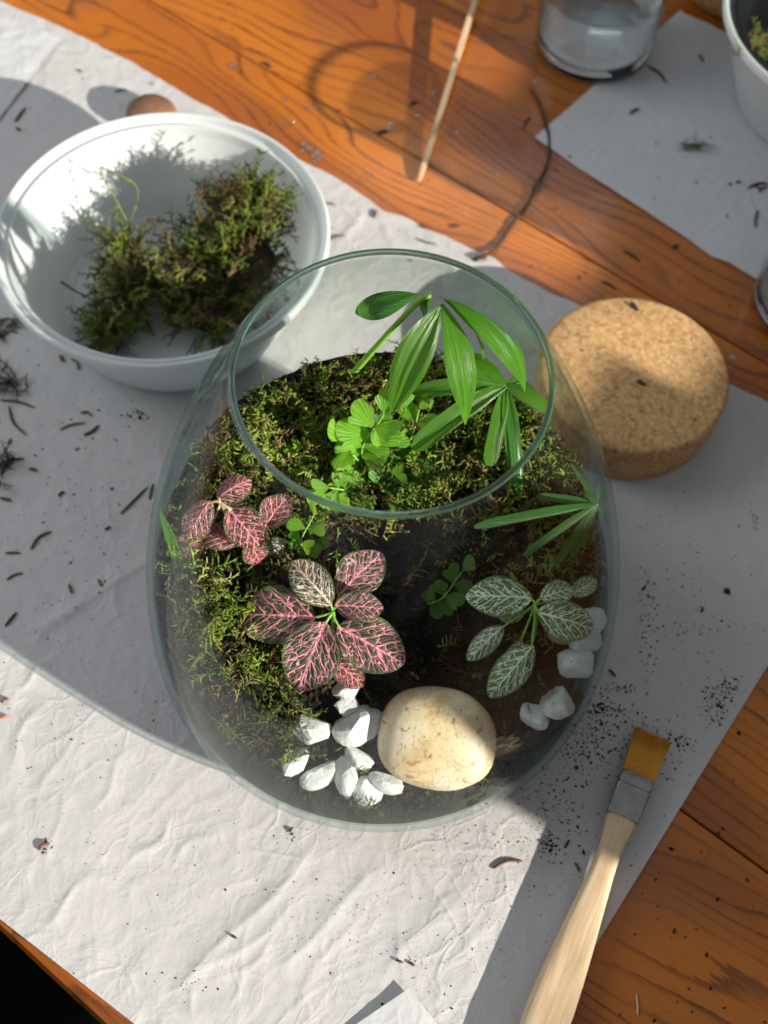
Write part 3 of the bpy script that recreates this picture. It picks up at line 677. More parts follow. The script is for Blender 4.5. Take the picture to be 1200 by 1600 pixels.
def add_leaf(parent, mat, base, tip, width, up, **kw):
    v, f, uv = leaf_mesh(base, tip, width, up, **kw); return mesh('leaf', keep_in(v), f, mat, parent, uv=uv)
def add_stem(parent, pts, r0, r1, mat, name='stem', n=12):
    p = curve(pts, n); v, f = tube(p, np.linspace(r0, r1, n), 8); return mesh(name, v, f, mat, parent)
def P(px, py, z): return at(px, py, z)
TOCAM = nrm(CAM - np.array([0, 0, 9.0])); UPV = np.array([0, 0, 1.0])
def tilt(dx=0, dy=0, k=0.5): return nrm(UPV * (1 - k) + TOCAM * k + np.array([dx, dy, 0]))

# tall palm
b0 = P(528, 612, 9.0)
palm = empty('palm_seedling', b0, 'tall palm seedling with broad glossy leaves arching under the rim', 'plant')
hub = P(672, 462, 17.6)
add_stem(palm, [b0 - [0.2, 0, 1.0], b0, P(585, 545, 13.2), P(650, 475, 16.8), hub], 0.20, 0.10, STEM, n=18)
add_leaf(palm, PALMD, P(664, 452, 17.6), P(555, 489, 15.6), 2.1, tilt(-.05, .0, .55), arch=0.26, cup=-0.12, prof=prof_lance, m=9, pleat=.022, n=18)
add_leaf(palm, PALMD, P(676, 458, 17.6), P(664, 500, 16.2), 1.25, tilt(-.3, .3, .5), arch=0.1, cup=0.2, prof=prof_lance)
add_leaf(palm, PALM, P(684, 452, 17.8), P(820, 614, 13.8), 1.65, tilt(.3, .1, .5), arch=0.22, cup=-0.15, prof=prof_lance, m=9, pleat=.022, n=20, wave=.02)
add_leaf(palm, PALM, P(684, 456, 17.6), P(806, 560, 14.4), 1.3, tilt(.1, -.1, .6), arch=0.16, cup=0.25, prof=prof_lance, m=9, pleat=.022, n=18)
add_leaf(palm, PALM, P(692, 474, 17.4), P(611, 648, 14.0), 1.6, tilt(-.25, -.1, .75), arch=0.10, cup=0.16, prof=prof_lance, m=9, pleat=.022, n=18, wave=.02)
add_leaf(palm, PALM, P(692, 474, 17.4), P(727, 664, 13.6), 1.35, tilt(.3, -.1, .75), arch=0.12, cup=0.16, prof=prof_lance, m=9, pleat=.022, n=18, wave=.02)
add_leaf(palm, PALM, P(742, 520, 15.2), P(752, 566, 12.8), 0.22, tilt(), arch=0.1, prof=prof_lance, n=8, m=2)

hub2 = P(790, 602, 12.4)
palm2 = empty('palm_seedling', P(790, 640, 8.6), 'small palm seedling fanning narrow leaves by the right rim edge', 'plant')
add_stem(palm2, [P(800, 655, 8.0), P(797, 630, 10.5), hub2], 0.13, 0.09, STEM)
for (tx, ty, tz, w, dk) in [(648, 614, 11.6, .78, 0), (702, 582, 12.8, .62, 0), (735, 556, 13.0, .6, 0), (646, 703, 11.0, .95, 0), (764, 728, 10.4, .72, 0), (806, 738, 10.2, .72, 0),
                            (856, 640, 11.8, .68, 0), (862, 614, 11.6, .5, 1), (826, 588, 12.4, .45, 0), (812, 772, 9.6, .5, 1), (690, 600, 11.4, .5, 1)]:
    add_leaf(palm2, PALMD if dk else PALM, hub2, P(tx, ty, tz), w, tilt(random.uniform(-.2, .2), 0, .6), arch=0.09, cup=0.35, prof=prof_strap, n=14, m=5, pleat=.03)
hub3 = P(932, 788, 11.2)  # rosette added as geometry for the palm's reflection in the glass wall
palm_reflection = empty('palm_seedling', P(925, 830, 6.3), 'leaf rosette modelled for the reflection of a palm in the right glass wall', 'plant')
add_stem(palm_reflection, [P(922, 835, 6.0), P(928, 808, 9.4), hub3], 0.09, 0.07, STEM)
for (tx, ty, tz, w, dk) in [(838, 776, 8.6, .55, 0), (741, 824, 8.6, .6, 1), (818, 868, 7.6, .5, 1), (868, 882, 7.0, .5, 1), (893, 872, 7.0, .45, 1), (941, 738, 9.2, .3, 0), (962, 838, 7.4, .35, 0), (893, 722, 9.2, .45, 1), (915, 770, 9.2, .4, 0)]:
    add_leaf(palm_reflection, PALMD, hub3, P(tx, ty, tz + 2.2), w * .68, tilt(0, 0, .6), arch=0.06, cup=0.3, prof=prof_strap, n=12, m=3)

blade = empty('palm_seedling', P(292, 915, 5.0), 'single slender green blade leaning on the left glass wall', 'plant')
add_leaf(blade, PALM, P(288, 912, 7.4), P(246, 789, 11.0), 0.5, tilt(.3, 0, .6), arch=0.05, cup=0.4, prof=prof_lance, n=14, m=3)
add_stem(blade, [P(296, 945, 5.2), P(288, 912, 7.4)], .07, .05, STEM, n=5)

# ferns
def fan_mesh(base, tip, width, up, seed, cup):
    """fan-shaped leaflet with rounded lobes cut into its outer edge"""
    base = np.asarray(base, float); L = np.linalg.norm(tip - base); ax = (tip - base) / L; side = nrm(np.cross(ax, nrm(up))); nv = np.cross(side, ax)
    rr_ = np.random.default_rng(seed); ph = rr_.uniform(0, 3.14); half = 0.82 * width; nl = rr_.uniform(2.2, 3.2); na_, nr_ = 26, 6; vs, uv, ed = [], [], []
    for i in range(nr_ + 1):
        for j in range(na_ + 1):
            q = -1 + 2 * j / na_; an = q * half; lob = 0.72 + 0.28 * abs(math.cos(nl * an + ph)) ** 0.5; edge_ = (1 - abs(q) ** 5 * .35)
            R = L * lob * edge_ * (i / nr_) ; x_, y_ = R * math.cos(an * .95), R * math.sin(an * .95)
            z_ = cup * L * (abs(q) ** 1.5) * (i / nr_) ** 1.3 + .05 * L * math.sin(3 * an + ph) * (i / nr_) ** 2 - .08 * L * (i / nr_) ** 3
            vs.append(base + ax * x_ + side * y_ + nv * z_); uv.append((i / nr_, .5 + .5 * q)); ed.append((q, 0))
    k = na_ + 1; fs = np.array([(i * k + j, i * k + j + 1, (i + 1) * k + j + 1, (i + 1) * k + j) for i in range(nr_) for j in range(na_)])
    return np.array(vs), fs, {'UVMap': np.array(uv), 'edge': np.array(ed)}
def frond(parent, pts, sizes, mat, seed, wscale=0.9, alt=False):
    rr_ = np.random.default_rng(seed); p = curve(pts, 24); v, f = tube(p, np.linspace(.055, .03, 24), 6); mesh('stem', v, f, STEM, parent)
    n = int(round(len(sizes) * 1.7)); sizes = np.interp(np.linspace(0, 1, n), np.linspace(0, 1, len(sizes)), sizes)
    for i, s0 in enumerate(sizes):
        q = p[int(4 + (19 * i / max(1, n - 1)))]; d = nrm(p[-1] - p[0]); up_ = tilt(rr_.normal(0, .25), rr_.normal(0, .25), .45); sd = nrm(np.cross(d, up_))
        if i == n - 1: dirs = [d]
        else: dirs = [sd + d * .55] if (alt and i % 2) else ([-sd + d * .55] if alt else [sd + d * .5, -sd + d * .5])
        for e in dirs:
            e = nrm(e + rr_.normal(0, .15, 3)); s = s0 * rr_.uniform(.95, 1.3)
            v, f, uv = fan_mesh(q, q + e * s, wscale, up_, int(rr_.integers(1e6)), rr_.uniform(-.1, .25))
            mesh('leaflet', keep_in(v), f, mat, parent, uv=uv)
fc = P(585, 770, 7.6)
fern = empty('fern', fc, 'bright lime fern with rounded lobed leaflets in the middle', 'plant')
frond(fern, [P(590, 745, 7.8), P(565, 705, 10.2), P(600, 648, 11.6)], [1.0, 1.15, 1.25, 1.1], FERN, 1, 0.95)
frond(fern, [P(590, 745, 7.8), P(560, 720, 9.6), P(535, 690, 10.6)], [.9, 1.05, 1.1], FERN, 2, .8)
frond(fern, [P(540, 735, 8.0), P(505, 715, 9.0), P(478, 700, 9.4)], [.8, .75, .7], FERN, 3, .7)
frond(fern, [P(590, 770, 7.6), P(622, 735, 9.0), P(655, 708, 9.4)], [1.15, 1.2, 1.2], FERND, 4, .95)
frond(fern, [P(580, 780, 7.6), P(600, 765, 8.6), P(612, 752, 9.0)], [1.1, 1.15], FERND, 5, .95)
frond(fern, [P(580, 785, 7.6), P(545, 768, 9.0), P(515, 762, 9.6)], [.85, .95, .9], FERN, 6, .85)
frond(fern, [P(500, 860, 7.0), P(470, 850, 8.6), P(490, 805, 9.6)], [.7, .85, .8], FERN, 7, .75)
frond(fern, [P(590, 770, 7.6), P(600, 700, 10.4), P(632, 640, 11.4)], [.9, 1.0], FERN, 8, .9)
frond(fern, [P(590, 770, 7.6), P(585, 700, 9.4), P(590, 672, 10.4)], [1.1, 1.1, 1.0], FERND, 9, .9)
frond(fern, [P(600, 760, 7.6), P(640, 690, 9.8), P(655, 640, 11.0)], [.95, 1.0, .9], FERN, 21, .9)
frond(fern, [P(560, 770, 7.6), P(510, 730, 8.8), P(470, 712, 9.2)], [.7, .8, .75], FERN, 22, .8)
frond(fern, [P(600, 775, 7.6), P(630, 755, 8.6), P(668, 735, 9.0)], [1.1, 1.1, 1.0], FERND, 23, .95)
frond(fern, [P(560, 790, 7.4), P(530, 782, 8.6), P(508, 775, 9.2)], [.85, .9], FERN, 24, .85)
fern2 = empty('fern', P(350, 735, 7.6), 'small green fern fronds behind the rose-veined plant', 'plant')
frond(fern2, [P(365, 750, 7.6), P(345, 725, 8.9), P(328, 708, 9.4)], [.75, .85, .8], FERN, 11, .85)
frond(fern2, [P(390, 755, 7.6), P(420, 735, 8.7), P(450, 728, 8.9)], [.75, .8, .75], FERN, 12, .8)
frond(fern2, [P(420, 790, 7.2), P(445, 772, 8.2), P(438, 752, 8.7)], [.8, .8], FERND, 13, .9)
fern3 = empty('fern', P(690, 920, 5.6), 'small dark fern sprig low on the bare soil', 'plant')
frond(fern3, [P(660, 945, 5.4), P(690, 935, 6.4), P(722, 893, 7.0)], [.75, .8, .85], FERND, 14, .9)

# nerve plants
def nerve(label, basept, hubpt, leaves, stemmat):
    t = empty('nerve_plant', basept, label, 'plant')
    add_stem(t, [basept - [0, 0, .5], (basept + hubpt) / 2 + [.1, .1, 0], hubpt], .13, .10, stemmat)
    for i, (bx, by, bz, tx, ty, tz, w, mat, ar, cu) in enumerate(leaves):
        b_, t_ = P(bx, by, bz), P(tx, ty, tz)
        b_ = b_ * .78 + hubpt * .22 if np.linalg.norm(b_ - hubpt) < 1.6 else b_
        out = nrm((t_ - b_) * [1, 1, 0])
        add_leaf(t, mat, b_, t_, w, nrm(tilt(0, 0, .55) + out * .12), arch=ar, cup=cu, prof=prof_ovate, n=18, m=8, wave=.07, seed=i + 3, sag=.05)
        if np.linalg.norm(b_ - hubpt) > .15: add_stem(t, [hubpt, (b_ + hubpt) / 2 + [0, 0, .05], b_ + nrm(t_ - b_) * .15], .065, .05, stemmat, 'petiole', 6)
    return t
nerve('pink-veined nerve plant with large rounded leaves above the white chips', P(515, 1010, 5.4), P(520, 958, 8.4), [
    (487, 968, 8.2, 370, 958, 7.7, 2.55, PINK, .06, .12), (506, 976, 8.3, 466, 1078, 7.3, 2.55, PINK, .07, .10), (528, 985, 8.2, 632, 1036, 7.6, 2.45, PINK, .06, .12),
    (518, 942, 8.9, 455, 876, 9.3, 1.72, PINKP, .08, .14), (531, 924, 8.6, 597, 862, 8.8, 2.0, PINK, .07, .12), (525, 943, 8.9, 600, 950, 8.9, 1.38, PINK, .07, .15),
    (520, 1030, 7.0, 568, 1072, 6.4, 1.25, ROSE, .05, .1), (470, 905, 7.2, 428, 876, 7.4, 1.0, ROSE, .05, .1)], STEM)
nerve('rose-veined nerve plant with pointed leaves beside the left glass', P(370, 850, 6.8), P(345, 786, 10.5), [
    (338, 778, 10.6, 392, 748, 11.0, 1.29, ROSE, .16, -.5), (326, 781, 10.5, 290, 846, 9.3, 1.40, ROSE, .12, -.25), (361, 797, 10.3, 408, 855, 9.7, 1.74, ROSE, .08, .2),
    (412, 826, 9.7, 452, 772, 10.3, 1.40, ROSE, .07, .3), (372, 848, 9.3, 302, 826, 9.5, 1.29, ROSE, .08, -.2), (388, 846, 9.3, 408, 880, 8.5, 1.23, ROSE, .06, .1),
    (322, 842, 9.1, 276, 866, 8.5, 1.34, ROSE, .06, .1)], STEMP)
nerve('white-veined nerve plant with green leaves at the right side', P(830, 1010, 5.6), P(836, 945, 8.2), [
    (830, 932, 8.3, 727, 930, 8.2, 1.85, WHITEV, .09, -.1), (839, 960, 8.2, 928, 982, 7.7, 1.85, WHITEV, .09, -.08), (787, 978, 7.6, 730, 1030, 6.8, 1.05, WHITEV, .12, -.5),
    (834, 1008, 7.2, 764, 1088, 6.2, 1.55, WHITEV, .10, -.3), (846, 932, 8.3, 896, 918, 8.3, 1.15, WHITEV, .08, .3), (818, 962, 7.4, 778, 960, 7.0, .95, WHITEV, .08, .2),
    (850, 985, 7.2, 893, 1000, 6.6, 1.0, WHITEV, .08, .1), (815, 1000, 7.0, 790, 1050, 6.2, .8, WHITEV, .08, .2), (892, 930, 7.8, 933, 905, 7.8, .9, WHITEV, .08, .2)], STEM)
# bare brown stem rising near the middle
s = empty('dry_sprout', P(725, 760, 7.6), 'thin bare brown stem rising from the moss under the rim', 'stem')
add_stem(s, [P(735, 800, 7.2), P(722, 745, 8.6), P(690, 690, 9.8)], .07, .04, STEMB, n=10)

# ------------------------------------------------------------------ stones
def chip(px, py, z, sx, sy, sz, rot, seed, label, group='white marble chips', mat=None, sub=ICO3, planes=11):
    rr_ = np.random.default_rng(seed); v0, f0 = sub; n_ = rr_.normal(0, 1, (planes, 3)); n_ /= np.linalg.norm(n_, axis=1)[:, None]
    d = rr_.uniform(0.66, 0.98, planes); dots = v0 @ n_.T
    rad = np.where(dots > 0.05, d[None] / np.maximum(dots, .05), 9).min(1); rad = np.minimum(rad, 1.12)
    rad = rad * (1 + 0.012 * rr_.normal(0, 1, len(v0)))
    q = v0 * rad[:, None] * np.array([sx, sy, sz]) / 2; ca, sa = math.cos(rot), math.sin(rot)
    q = np.stack([q[:, 0] * ca - q[:, 1] * sa, q[:, 0] * sa + q[:, 1] * ca, q[:, 2]], 1)
    c = at(px, py, z)
    if np.hypot(c[0], c[1]) < 11 and px > 300:
        for _ in range(4): c = at(px, py, max(z, float(soil_h(c[0], c[1])) + 0.3 * sz))
    v = q + c
    inside = np.hypot(c[0], c[1]) < 11
    if inside:
        over = max(0.0, float((np.hypot(v[:, 0], v[:, 1]) - INNER(v[:, 2])).max())); sh = -over * nrm([c[0], c[1], 0]); v = v + sh; c = c + sh
    return tag(mesh('white_stone', v, f0, mat or MARBLE, smooth_=False, loc=(c[0], c[1], c[2] - sz / 2)), label, 'stone', group)
chips = [(486, 1141, 4.5, 1.75, 1.6, 1.2, .3, 'squarish white chip at the back left of the front heap'), (459, 1193, 4.0, 1.5, 1.35, 1.1, .5, 'leftmost white chip of the heap in front of the stone'),
         (500, 1210, 4.0, 1.8, 1.05, 1.0, .6, 'long white chip second from left in the front heap'), (543, 1216, 4.0, 1.05, 1.9, 1.0, .25, 'upright white chip in the middle of the front heap'),
         (557, 1183, 4.3, 1.75, .85, .9, -.55, 'thin white chip lying behind the middle of the heap'), (576, 1234, 3.8, 1.4, 1.25, 1.0, .9, 'frontmost white chip of the heap by the glass'),
         (603, 1222, 4.0, 1.65, .95, 1.0, -.25, 'flat white chip touching the left foot of the cream stone'), (562, 1131, 4.6, 2.4, 1.75, 1.3, .5, 'largest white chip tucked behind the cream stone'),
         (541, 1102, 4.9, 1.2, 1.0, .8, .2, 'shaded chip below the pink-veined leaves'), (541, 1078, 5.0, 1.2, .9, .8, .2, 'small shaded chip half under the pink-veined leaves'),
         (928, 972, 6.8, 1.5, 1.5, 1.1, .2, 'uppermost white chip against the right glass wall'), (918, 1000, 6.3, 1.5, 1.3, 1.1, .6, 'white chip under the edge of the white-veined leaf'),
         (902, 1037, 6.0, 1.75, 1.5, 1.2, -.2, 'rough white chip right of the white-veined plant'), (876, 1104, 5.2, 1.5, 1.75, 1.2, .3, 'lowest white chip near the right glass wall'),
         (838, 1118, 4.8, 1.3, 1.5, 1.0, .3, 'greyish chip buried under the white-veined plant'), (430, 856, 7.0, 1.3, 1.0, .9, .1, 'grey white chip between the two red-leaved plants'),
         (285, 1022, 5.3, 1.3, 1.6, 1.1, .4, 'white chip against the left glass wall'), (300, 945, 6.0, 1.2, 1.1, 1.0, .4, 'white chip below the slender green blade'), (770, 688, 9.0, 1.0, 1.2, .8, .4, 'white chip in the moss under the palm leaves')]
for i, (px, py, z, sx, sy, sz, ro, lb) in enumerate(chips): chip(px, py, z, sx, sy, sz, ro, 300 + i, lb)
v0, f0 = ICO4; c = at(682, 1154, 4.75)
d = 1 + 0.16 * fbm(v0[:, 0] * 1.1 + 5, v0[:, 1] * 1.1 + v0[:, 2], 70, 2) ; ex = np.sign(v0) * np.abs(v0) ** 0.78
q = ex * d[:, None] * np.array([2.6, 2.25, 1.35]); ro = -.12
q = np.stack([q[:, 0] * math.cos(ro) - q[:, 1] * math.sin(ro), q[:, 0] * math.sin(ro) + q[:, 1] * math.cos(ro), q[:, 2]], 1)
tl = math.radians(24); q = np.stack([q[:, 0], q[:, 1] * math.cos(tl) - q[:, 2] * math.sin(tl), q[:, 1] * math.sin(tl) + q[:, 2] * math.cos(tl)], 1)
tag(mesh('round_stone', keep_in(q + c), f0, STONE, loc=(c[0], c[1], c[2] - 1.5)), 'large smooth cream stone at the front inside the terrarium', 'stone')
# brown stone behind the white bowl
c = at(236, 176, 1.0); v0, f0 = ICO3; q = v0 * np.array([1.65, 1.5, 0.85]) * (1 + .12 * fbm(v0[:, 0] * 1.3, v0[:, 1] * 1.3 + 4, 72, 2))[:, None]
tag(mesh('brown_stone', q + c, f0, BROWN, loc=(c[0], c[1], 0)), 'brown rounded stone half hidden behind the white bowl', 'stone')

# ------------------------------------------------------------------ white bowls
def bowl(name, cx, cy_, r, h, z0, label, mat):
    t = empty(name, (cx, cy_, z0), label, 'bowl'); rb = r * 0.70
    out = [(0.02, .12), (rb - 1.0, .10), (rb - .6, 0.0), (rb - .1, .05), (rb + .25, .4), (rb + (r - rb) * .45, h * .42), (r - .62, h - .95), (r - .55, h - .75), (r - .06, h - .62), (r, h - .5), (r + .02, h - .15), (r - .06, h), (r - .16, h + .02), (r - .26, h - .05),
           (r - .36, h - .42), (r - .60, h - .50), (r - .66, h - .36), (r - .78, h - .36), (r - .86, h - .95), (rb + (r - rb) * .45 - .2, h * .42), (rb + .1, .62), (rb - .35, .3), (0.02, .28)]
    o2 = []
    for k_, q_ in enumerate(out):       # tight loops keep the lip and its ledge crisp
        if 0 < k_ < len(out) - 1:
            a_, b_ = np.array(out[k_ - 1]), np.array(out[k_ + 1]); c_ = np.array(q_)
            for d_ in (a_ - c_, None, b_ - c_):
                o2.append(tuple(c_ if d_ is None else c_ + d_ / np.linalg.norm(d_) * min(.05, np.linalg.norm(d_) * .3)))
        else: o2.append(q_)
    v, f = lathe(o2, 128, False, (cx, cy_, z0)); mesh('shell', v, f, mat, t); return t
BZ = 0.07
bowl('plastic_bowl', -12.76, 20.5, 9.08, 6.1, BZ, 'translucent white plastic bowl holding two clumps of moss', PLASTIC)
def clump(name, centers, n, seed, label, tint, dirbias=(0, 0, .4), size=(.55, 1.5), dark=0.35):
    """moss clump: strands growing outward from a few overlapping lumps"""
    r = np.random.default_rng(seed); pos, dr = [], []
    for _ in range(n):
        c, rx, ry, rz = centers[r.integers(0, len(centers))]
        d = nrm(r.normal(0, 1, 3)); k = r.random() ** 0.4
        p = np.asarray(c) + d * np.array([rx, ry, rz]) * k; p[2] = max(p[2], 0.55)
        pos.append(p); dr.append(d * .9 + np.array(dirbias) + r.normal(0, .35, 3))
    cols = moss_cols(n, r, np.array(tint)); zz_ = np.array(pos)[:, 2]
    v, f, c = moss_mesh(np.array(pos), np.array(dr), r.uniform(*size, n), cols, seed)
    for (cc, rx, ry, rz) in centers:      # matted brown underside
        v0, f0 = ICO3; q = v0 * (1 + .5 * fbm(v0[:, 0] * 3 + rx, v0[:, 1] * 3 + v0[:, 2] * 2, seed, 3))[:, None] * np.array([rx, ry, rz]) * .8 + np.asarray(cc)
        f = np.vstack([f, np.array(f0) + len(v)]); v = np.vstack([v, q]); c = np.vstack([c, np.tile((0.045, 0.03, 0.014), (len(q), 1)) * r.uniform(.5, 1.6, (len(q), 1))])
    v[:, 2] = np.maximum(v[:, 2], 0.45)
    # stay inside the plastic shell
    dx, dy = v[:, 0] + 12.76, v[:, 1] - 20.5; rr_ = np.hypot(dx, dy); lim = 6.3 + 2.2 * np.clip(v[:, 2] / 6, 0, 1); out = v[:, 2] < 6.3
    k = np.where(out, np.minimum(1, lim / np.maximum(rr_, 1e-6)), 1); v[:, 0] = -12.76 + dx * k; v[:, 1] = 20.5 + dy * k
    b = np.array(centers[0][0]); return tag(mesh(name, v, f, MOSS, col=c, loc=(b[0], b[1], 0.4)), label, 'moss')
def lump(px, py, z, rx, ry, rz): return (at(px, py, z), rx, ry, rz)
clump('moss_clump', [lump(188, 395, 2.4, 1.0, 1.4, 1.3), lump(200, 460, 2.0, 1.4, 1.3, 1.1), lump(172, 515, 1.3, 1.0, .8, .6), lump(225, 430, 2.4, 1.1, 1.3, 1.2)], 300, 501,
      'pale green moss clump on the left side of the white bowl', [.16, .08, .26, .22, .10, .08, .10])
clump('moss_clump', [lump(365, 345, 4.0, 2.2, 1.9, 1.7), lump(305, 420, 2.4, 2.2, 2.0, 1.5), lump(385, 410, 3.0, 2.0, 2.2, 1.8), lump(330, 490, 1.5, 2.2, 1.5, .8), lump(395, 325, 4.8, 1.5, 1.2, 1.2)], 950, 502,
      'large dark olive moss clump on the right side of the white bowl', [.20, .26, .08, .04, .18, .14, .10])
# stray strands standing out of the clumps
def strand_thing(name, pts, r0, mat, label, nb=0, seed=0, cat='moss', group=None, bl=.35, green=(0.26, 0.36, 0.05)):
    p = curve(pts, 18); rr_ = np.random.default_rng(seed); parts = [tube(p, np.linspace(r0, r0 * .5, 18), 5)]
    for k in range(nb):
        i = int(rr_.integers(3, 18)); d = nrm(p[min(i, 17)] - p[max(0, i - 2)]); s_ = nrm(np.cross(d, rr_.normal(0, 1, 3)))
        e = p[i] + (s_ + d * .5) * bl * rr_.uniform(.5, 1.2); parts.append(tube([p[i], (p[i] + e) / 2 + rr_.normal(0, .03, 3), e], [r0 * .8, r0 * .7, r0 * .2], 4))
    v, f = join(parts); return tag(mesh(name, v, f, mat, loc=p[0]), label, cat, group)
MOSSG = m_plain('fresh_moss', (0.20, 0.29, 0.045), 0.7, 0.3, 300, 0, .25); MOSSO = m_plain('olive_moss', (0.10, 0.14, 0.03), 0.7, 0.4, 300, 0, .2); ROOT = m_plain('moss_root', (0.10, 0.055, 0.03), 0.8, 0.4, 300)
strand_thing('moss_strand', [P(205, 360, 3.4), P(180, 310, 5.0), P(158, 272, 6.0), P(152, 252, 6.6)], .05, MOSSG, 'tall thin moss strand rising left in the white bowl', 8, 1)
strand_thing('moss_strand', [P(158, 262, 6.3), P(190, 275, 6.0), P(215, 295, 5.2), P(210, 330, 4.2), P(195, 360, 3.4)], .045, MOSSG, 'looping moss strand at left in the white bowl', 14, 2, bl=.22)
strand_thing('moss_strand', [P(370, 330, 5.0), P(372, 295, 6.2), P(370, 262, 7.0)], .05, MOSSO, 'branched moss strand left of the tallest one in the bowl', 9, 3, bl=.6)
strand_thing('moss_strand', [P(385, 330, 5.0), P(398, 285, 6.6), P(408, 240, 7.8)], .055, MOSSO, 'tallest branched moss strand in the white bowl', 13, 4, bl=.5)
strand_thing('moss_strand', [P(420, 360, 4.8), P(448, 320, 5.8), P(458, 285, 6.4)], .05, MOSSO, 'branched moss strand near the right rim of the bowl', 12, 5, bl=.45)
strand_thing('moss_strand', [P(440, 380, 4.2), P(462, 420, 4.0), P(466, 450, 3.8)], .05, MOSSO, 'drooping moss strand at the right wall of the bowl', 9, 6, bl=.35)
strand_thing('moss_root', [P(95, 440, 1.4), P(118, 455, 1.2), P(150, 470, 1.4)], .075, ROOT, 'brown rootlet sticking left out of the pale moss clump', 2, 7, 'root', None, .3)
strand_thing('moss_root', [P(75, 502, 1.0), P(92, 520, .8), P(104, 540, .8)], .075, ROOT, 'brown rootlet lying near the front wall of the bowl', 0, 8, 'root')
strand_thing('moss_root', [P(215, 375, 3.2), P(228, 345, 4.0), P(258, 345, 4.2)], .06, ROOT, 'dark brown tangled rootlet between the two moss clumps', 14, 9, 'root', None, .4)

# bowl of dark soil, right edge
bx = at(1361, 30, 6.8); DB = (bx[0], bx[1])
bowl('plastic_bowl', DB[0], DB[1], 9.0, 6.8, 0.16, 'white plastic bowl of dark soil cut off at the right edge', PLASTIC)
v, f = lathe([(0.02, 4.9), (3.0, 5.0), (6.0, 4.7), (7.0, 4.6), (7.35, 4.7), (7.85, 6.0), (7.98, 6.45), (8.05, 6.52), (8.55, 6.56), (8.58, 6.60), (8.02, 6.58)], 96, False, (DB[0], DB[1], 0.16)); v[:, 2] += np.where(np.hypot(v[:, 0] - DB[0], v[:, 1] - DB[1]) < 7.3, .5 * fbm(v[:, 0], v[:, 1], 5, 3), 0)
tag(mesh('plastic_liner', v, f, BLACKP, loc=(DB[0], DB[1], 3)), 'shiny black liner inside the bowl at the right edge', 'liner')
pz = at(1182, 85, 5.9); r = np.random.default_rng(9); n = 60
pos = pz + np.stack([r.normal(0.2, .75, n), r.normal(0, .55, n), r.uniform(-.3, .5, n)], 1)
v, f, c = moss_mesh(pos, np.stack([r.normal(0, .6, n), r.normal(0, .6, n), np.ones(n)], 1), r.uniform(.5, .9, n), np.array([(0.24, 0.32, 0.05), (0.40, 0.22, 0.09), (.14, .2, .03)])[r.integers(0, 3, n)], 10)
tag(mesh('moss_clump', v, f, MOSS, col=c, loc=pz), 'small green and tan moss tuft in the black-lined bowl', 'moss')

# ------------------------------------------------------------------ cork lids
def cork(cx, cy_, r, h, z0, label, seed):
    pr = [(0.02, 0.0), (r * .955 - .15, 0.0), (r * .955, .12), (r * .985, h * .5), (r - .01, h - .22), (r - .10, h - .06), (r - .28, h), (r * .6, h + .01), (0.02, h)]
    v, f = lathe(pr, 120, False, (cx, cy_, z0))
    a = np.arctan2(v[:, 1] - cy_, v[:, 0] - cx); k = 1 + 0.006 * fbm(a * 3, v[:, 2] * 2, seed, 3); v[:, 0] = cx + (v[:, 0] - cx) * k; v[:, 1] = cy_ + (v[:, 1] - cy_) * k
    return tag(mesh('cork_lid', v, f, CORK, loc=(cx, cy_, z0)), label, 'cork lid')
cork(13.08, 14.6, 5.19, 3.27, 0.08, 'round thick cork lid lying on paper behind the terrarium', 3)
c2 = at(1185, -88, 3); cork(c2[0], c2[1], 5.1, 3.0, 0.1, 'second cork lid cut off at the top edge', 4)
# bits lying on the cork
for i, (x0, y0, x1, y1, lb) in enumerate([(985, 472, 998, 486, 'dark speck near the far edge of the cork lid'), (995, 594, 1008, 602, 'dark flake in the middle of the cork lid')]):
    a, b = at(x0, y0, 3.42), at(x1, y1, 3.42); v, f = tube(curve([a, (a + b) / 2 + [0, 0, .03], b], 6), [.04, .11, .13, .12, .1, .04], 6); tag(mesh('soil_flake', v, f, TWIG, loc=a), lb, 'flake')

# ------------------------------------------------------------------ drinking glasses
def tumbler(cx, cy_, rb, rt, h, label, water=None, wlabel=None, wmat=None):
    t = empty('drinking_glass', (cx, cy_, 0.02), label, 'glass')
    v, f = lathe([(rt - .08 + .15 * math.cos(a), h + .02 + .15 * math.sin(a)) for a in np.linspace(0, 2 * np.pi, 10, endpoint=False)], 96, True, (cx, cy_, 0.02)); mesh('rim', v, f, SLUG, t)
    rad = lambda z: rb + (rt - rb) * z / h
    out = [(rb - .35, .06)] + [(rb - .35 + .35 * math.sin(a), .36 - .30 * math.cos(a)) for a in np.linspace(.2, 1.5, 6)] + [(rad(z), z) for z in np.linspace(.5, h, 14)]
    inn = [(rad(z) - .16, z) for z in np.linspace(h, 1.2, 14)]
    lip = [(rad(h) - .03, h + .06), (rad(h) - .13, h + .06)]
    v, f = lathe(out + lip + inn, 96, False, (cx, cy_, 0.02)); mesh('wall', v, f, TUMBLER, t)
    v, f = lathe([(0.02, .1), (rb - .5, .08), (rb - .12, .34), (rad(.9) - .10, .85), (rad(1.05) - .28, 1.02), (rb - 1.0, .92), (0.02, .88)], 96, False, (cx, cy_, 0.02)); mesh('base', v, f, SLUG, t)
    if water:
        v, f = lathe([(0.02, 1.06), (rb - 1.0, 1.08), (rad(1.2) - .26, 1.16)] + [(rad(z) - .20, z) for z in np.linspace(1.3, water, 8)] + [(rad(water) - .42, water - .05), (rad(water) - .9, water - .07), (0.02, water - .07)], 96, False, (cx, cy_, 0.02))
        tag(mesh('water', v, f, wmat or WATER, loc=(cx, cy_, 1.1)), wlabel, 'water')
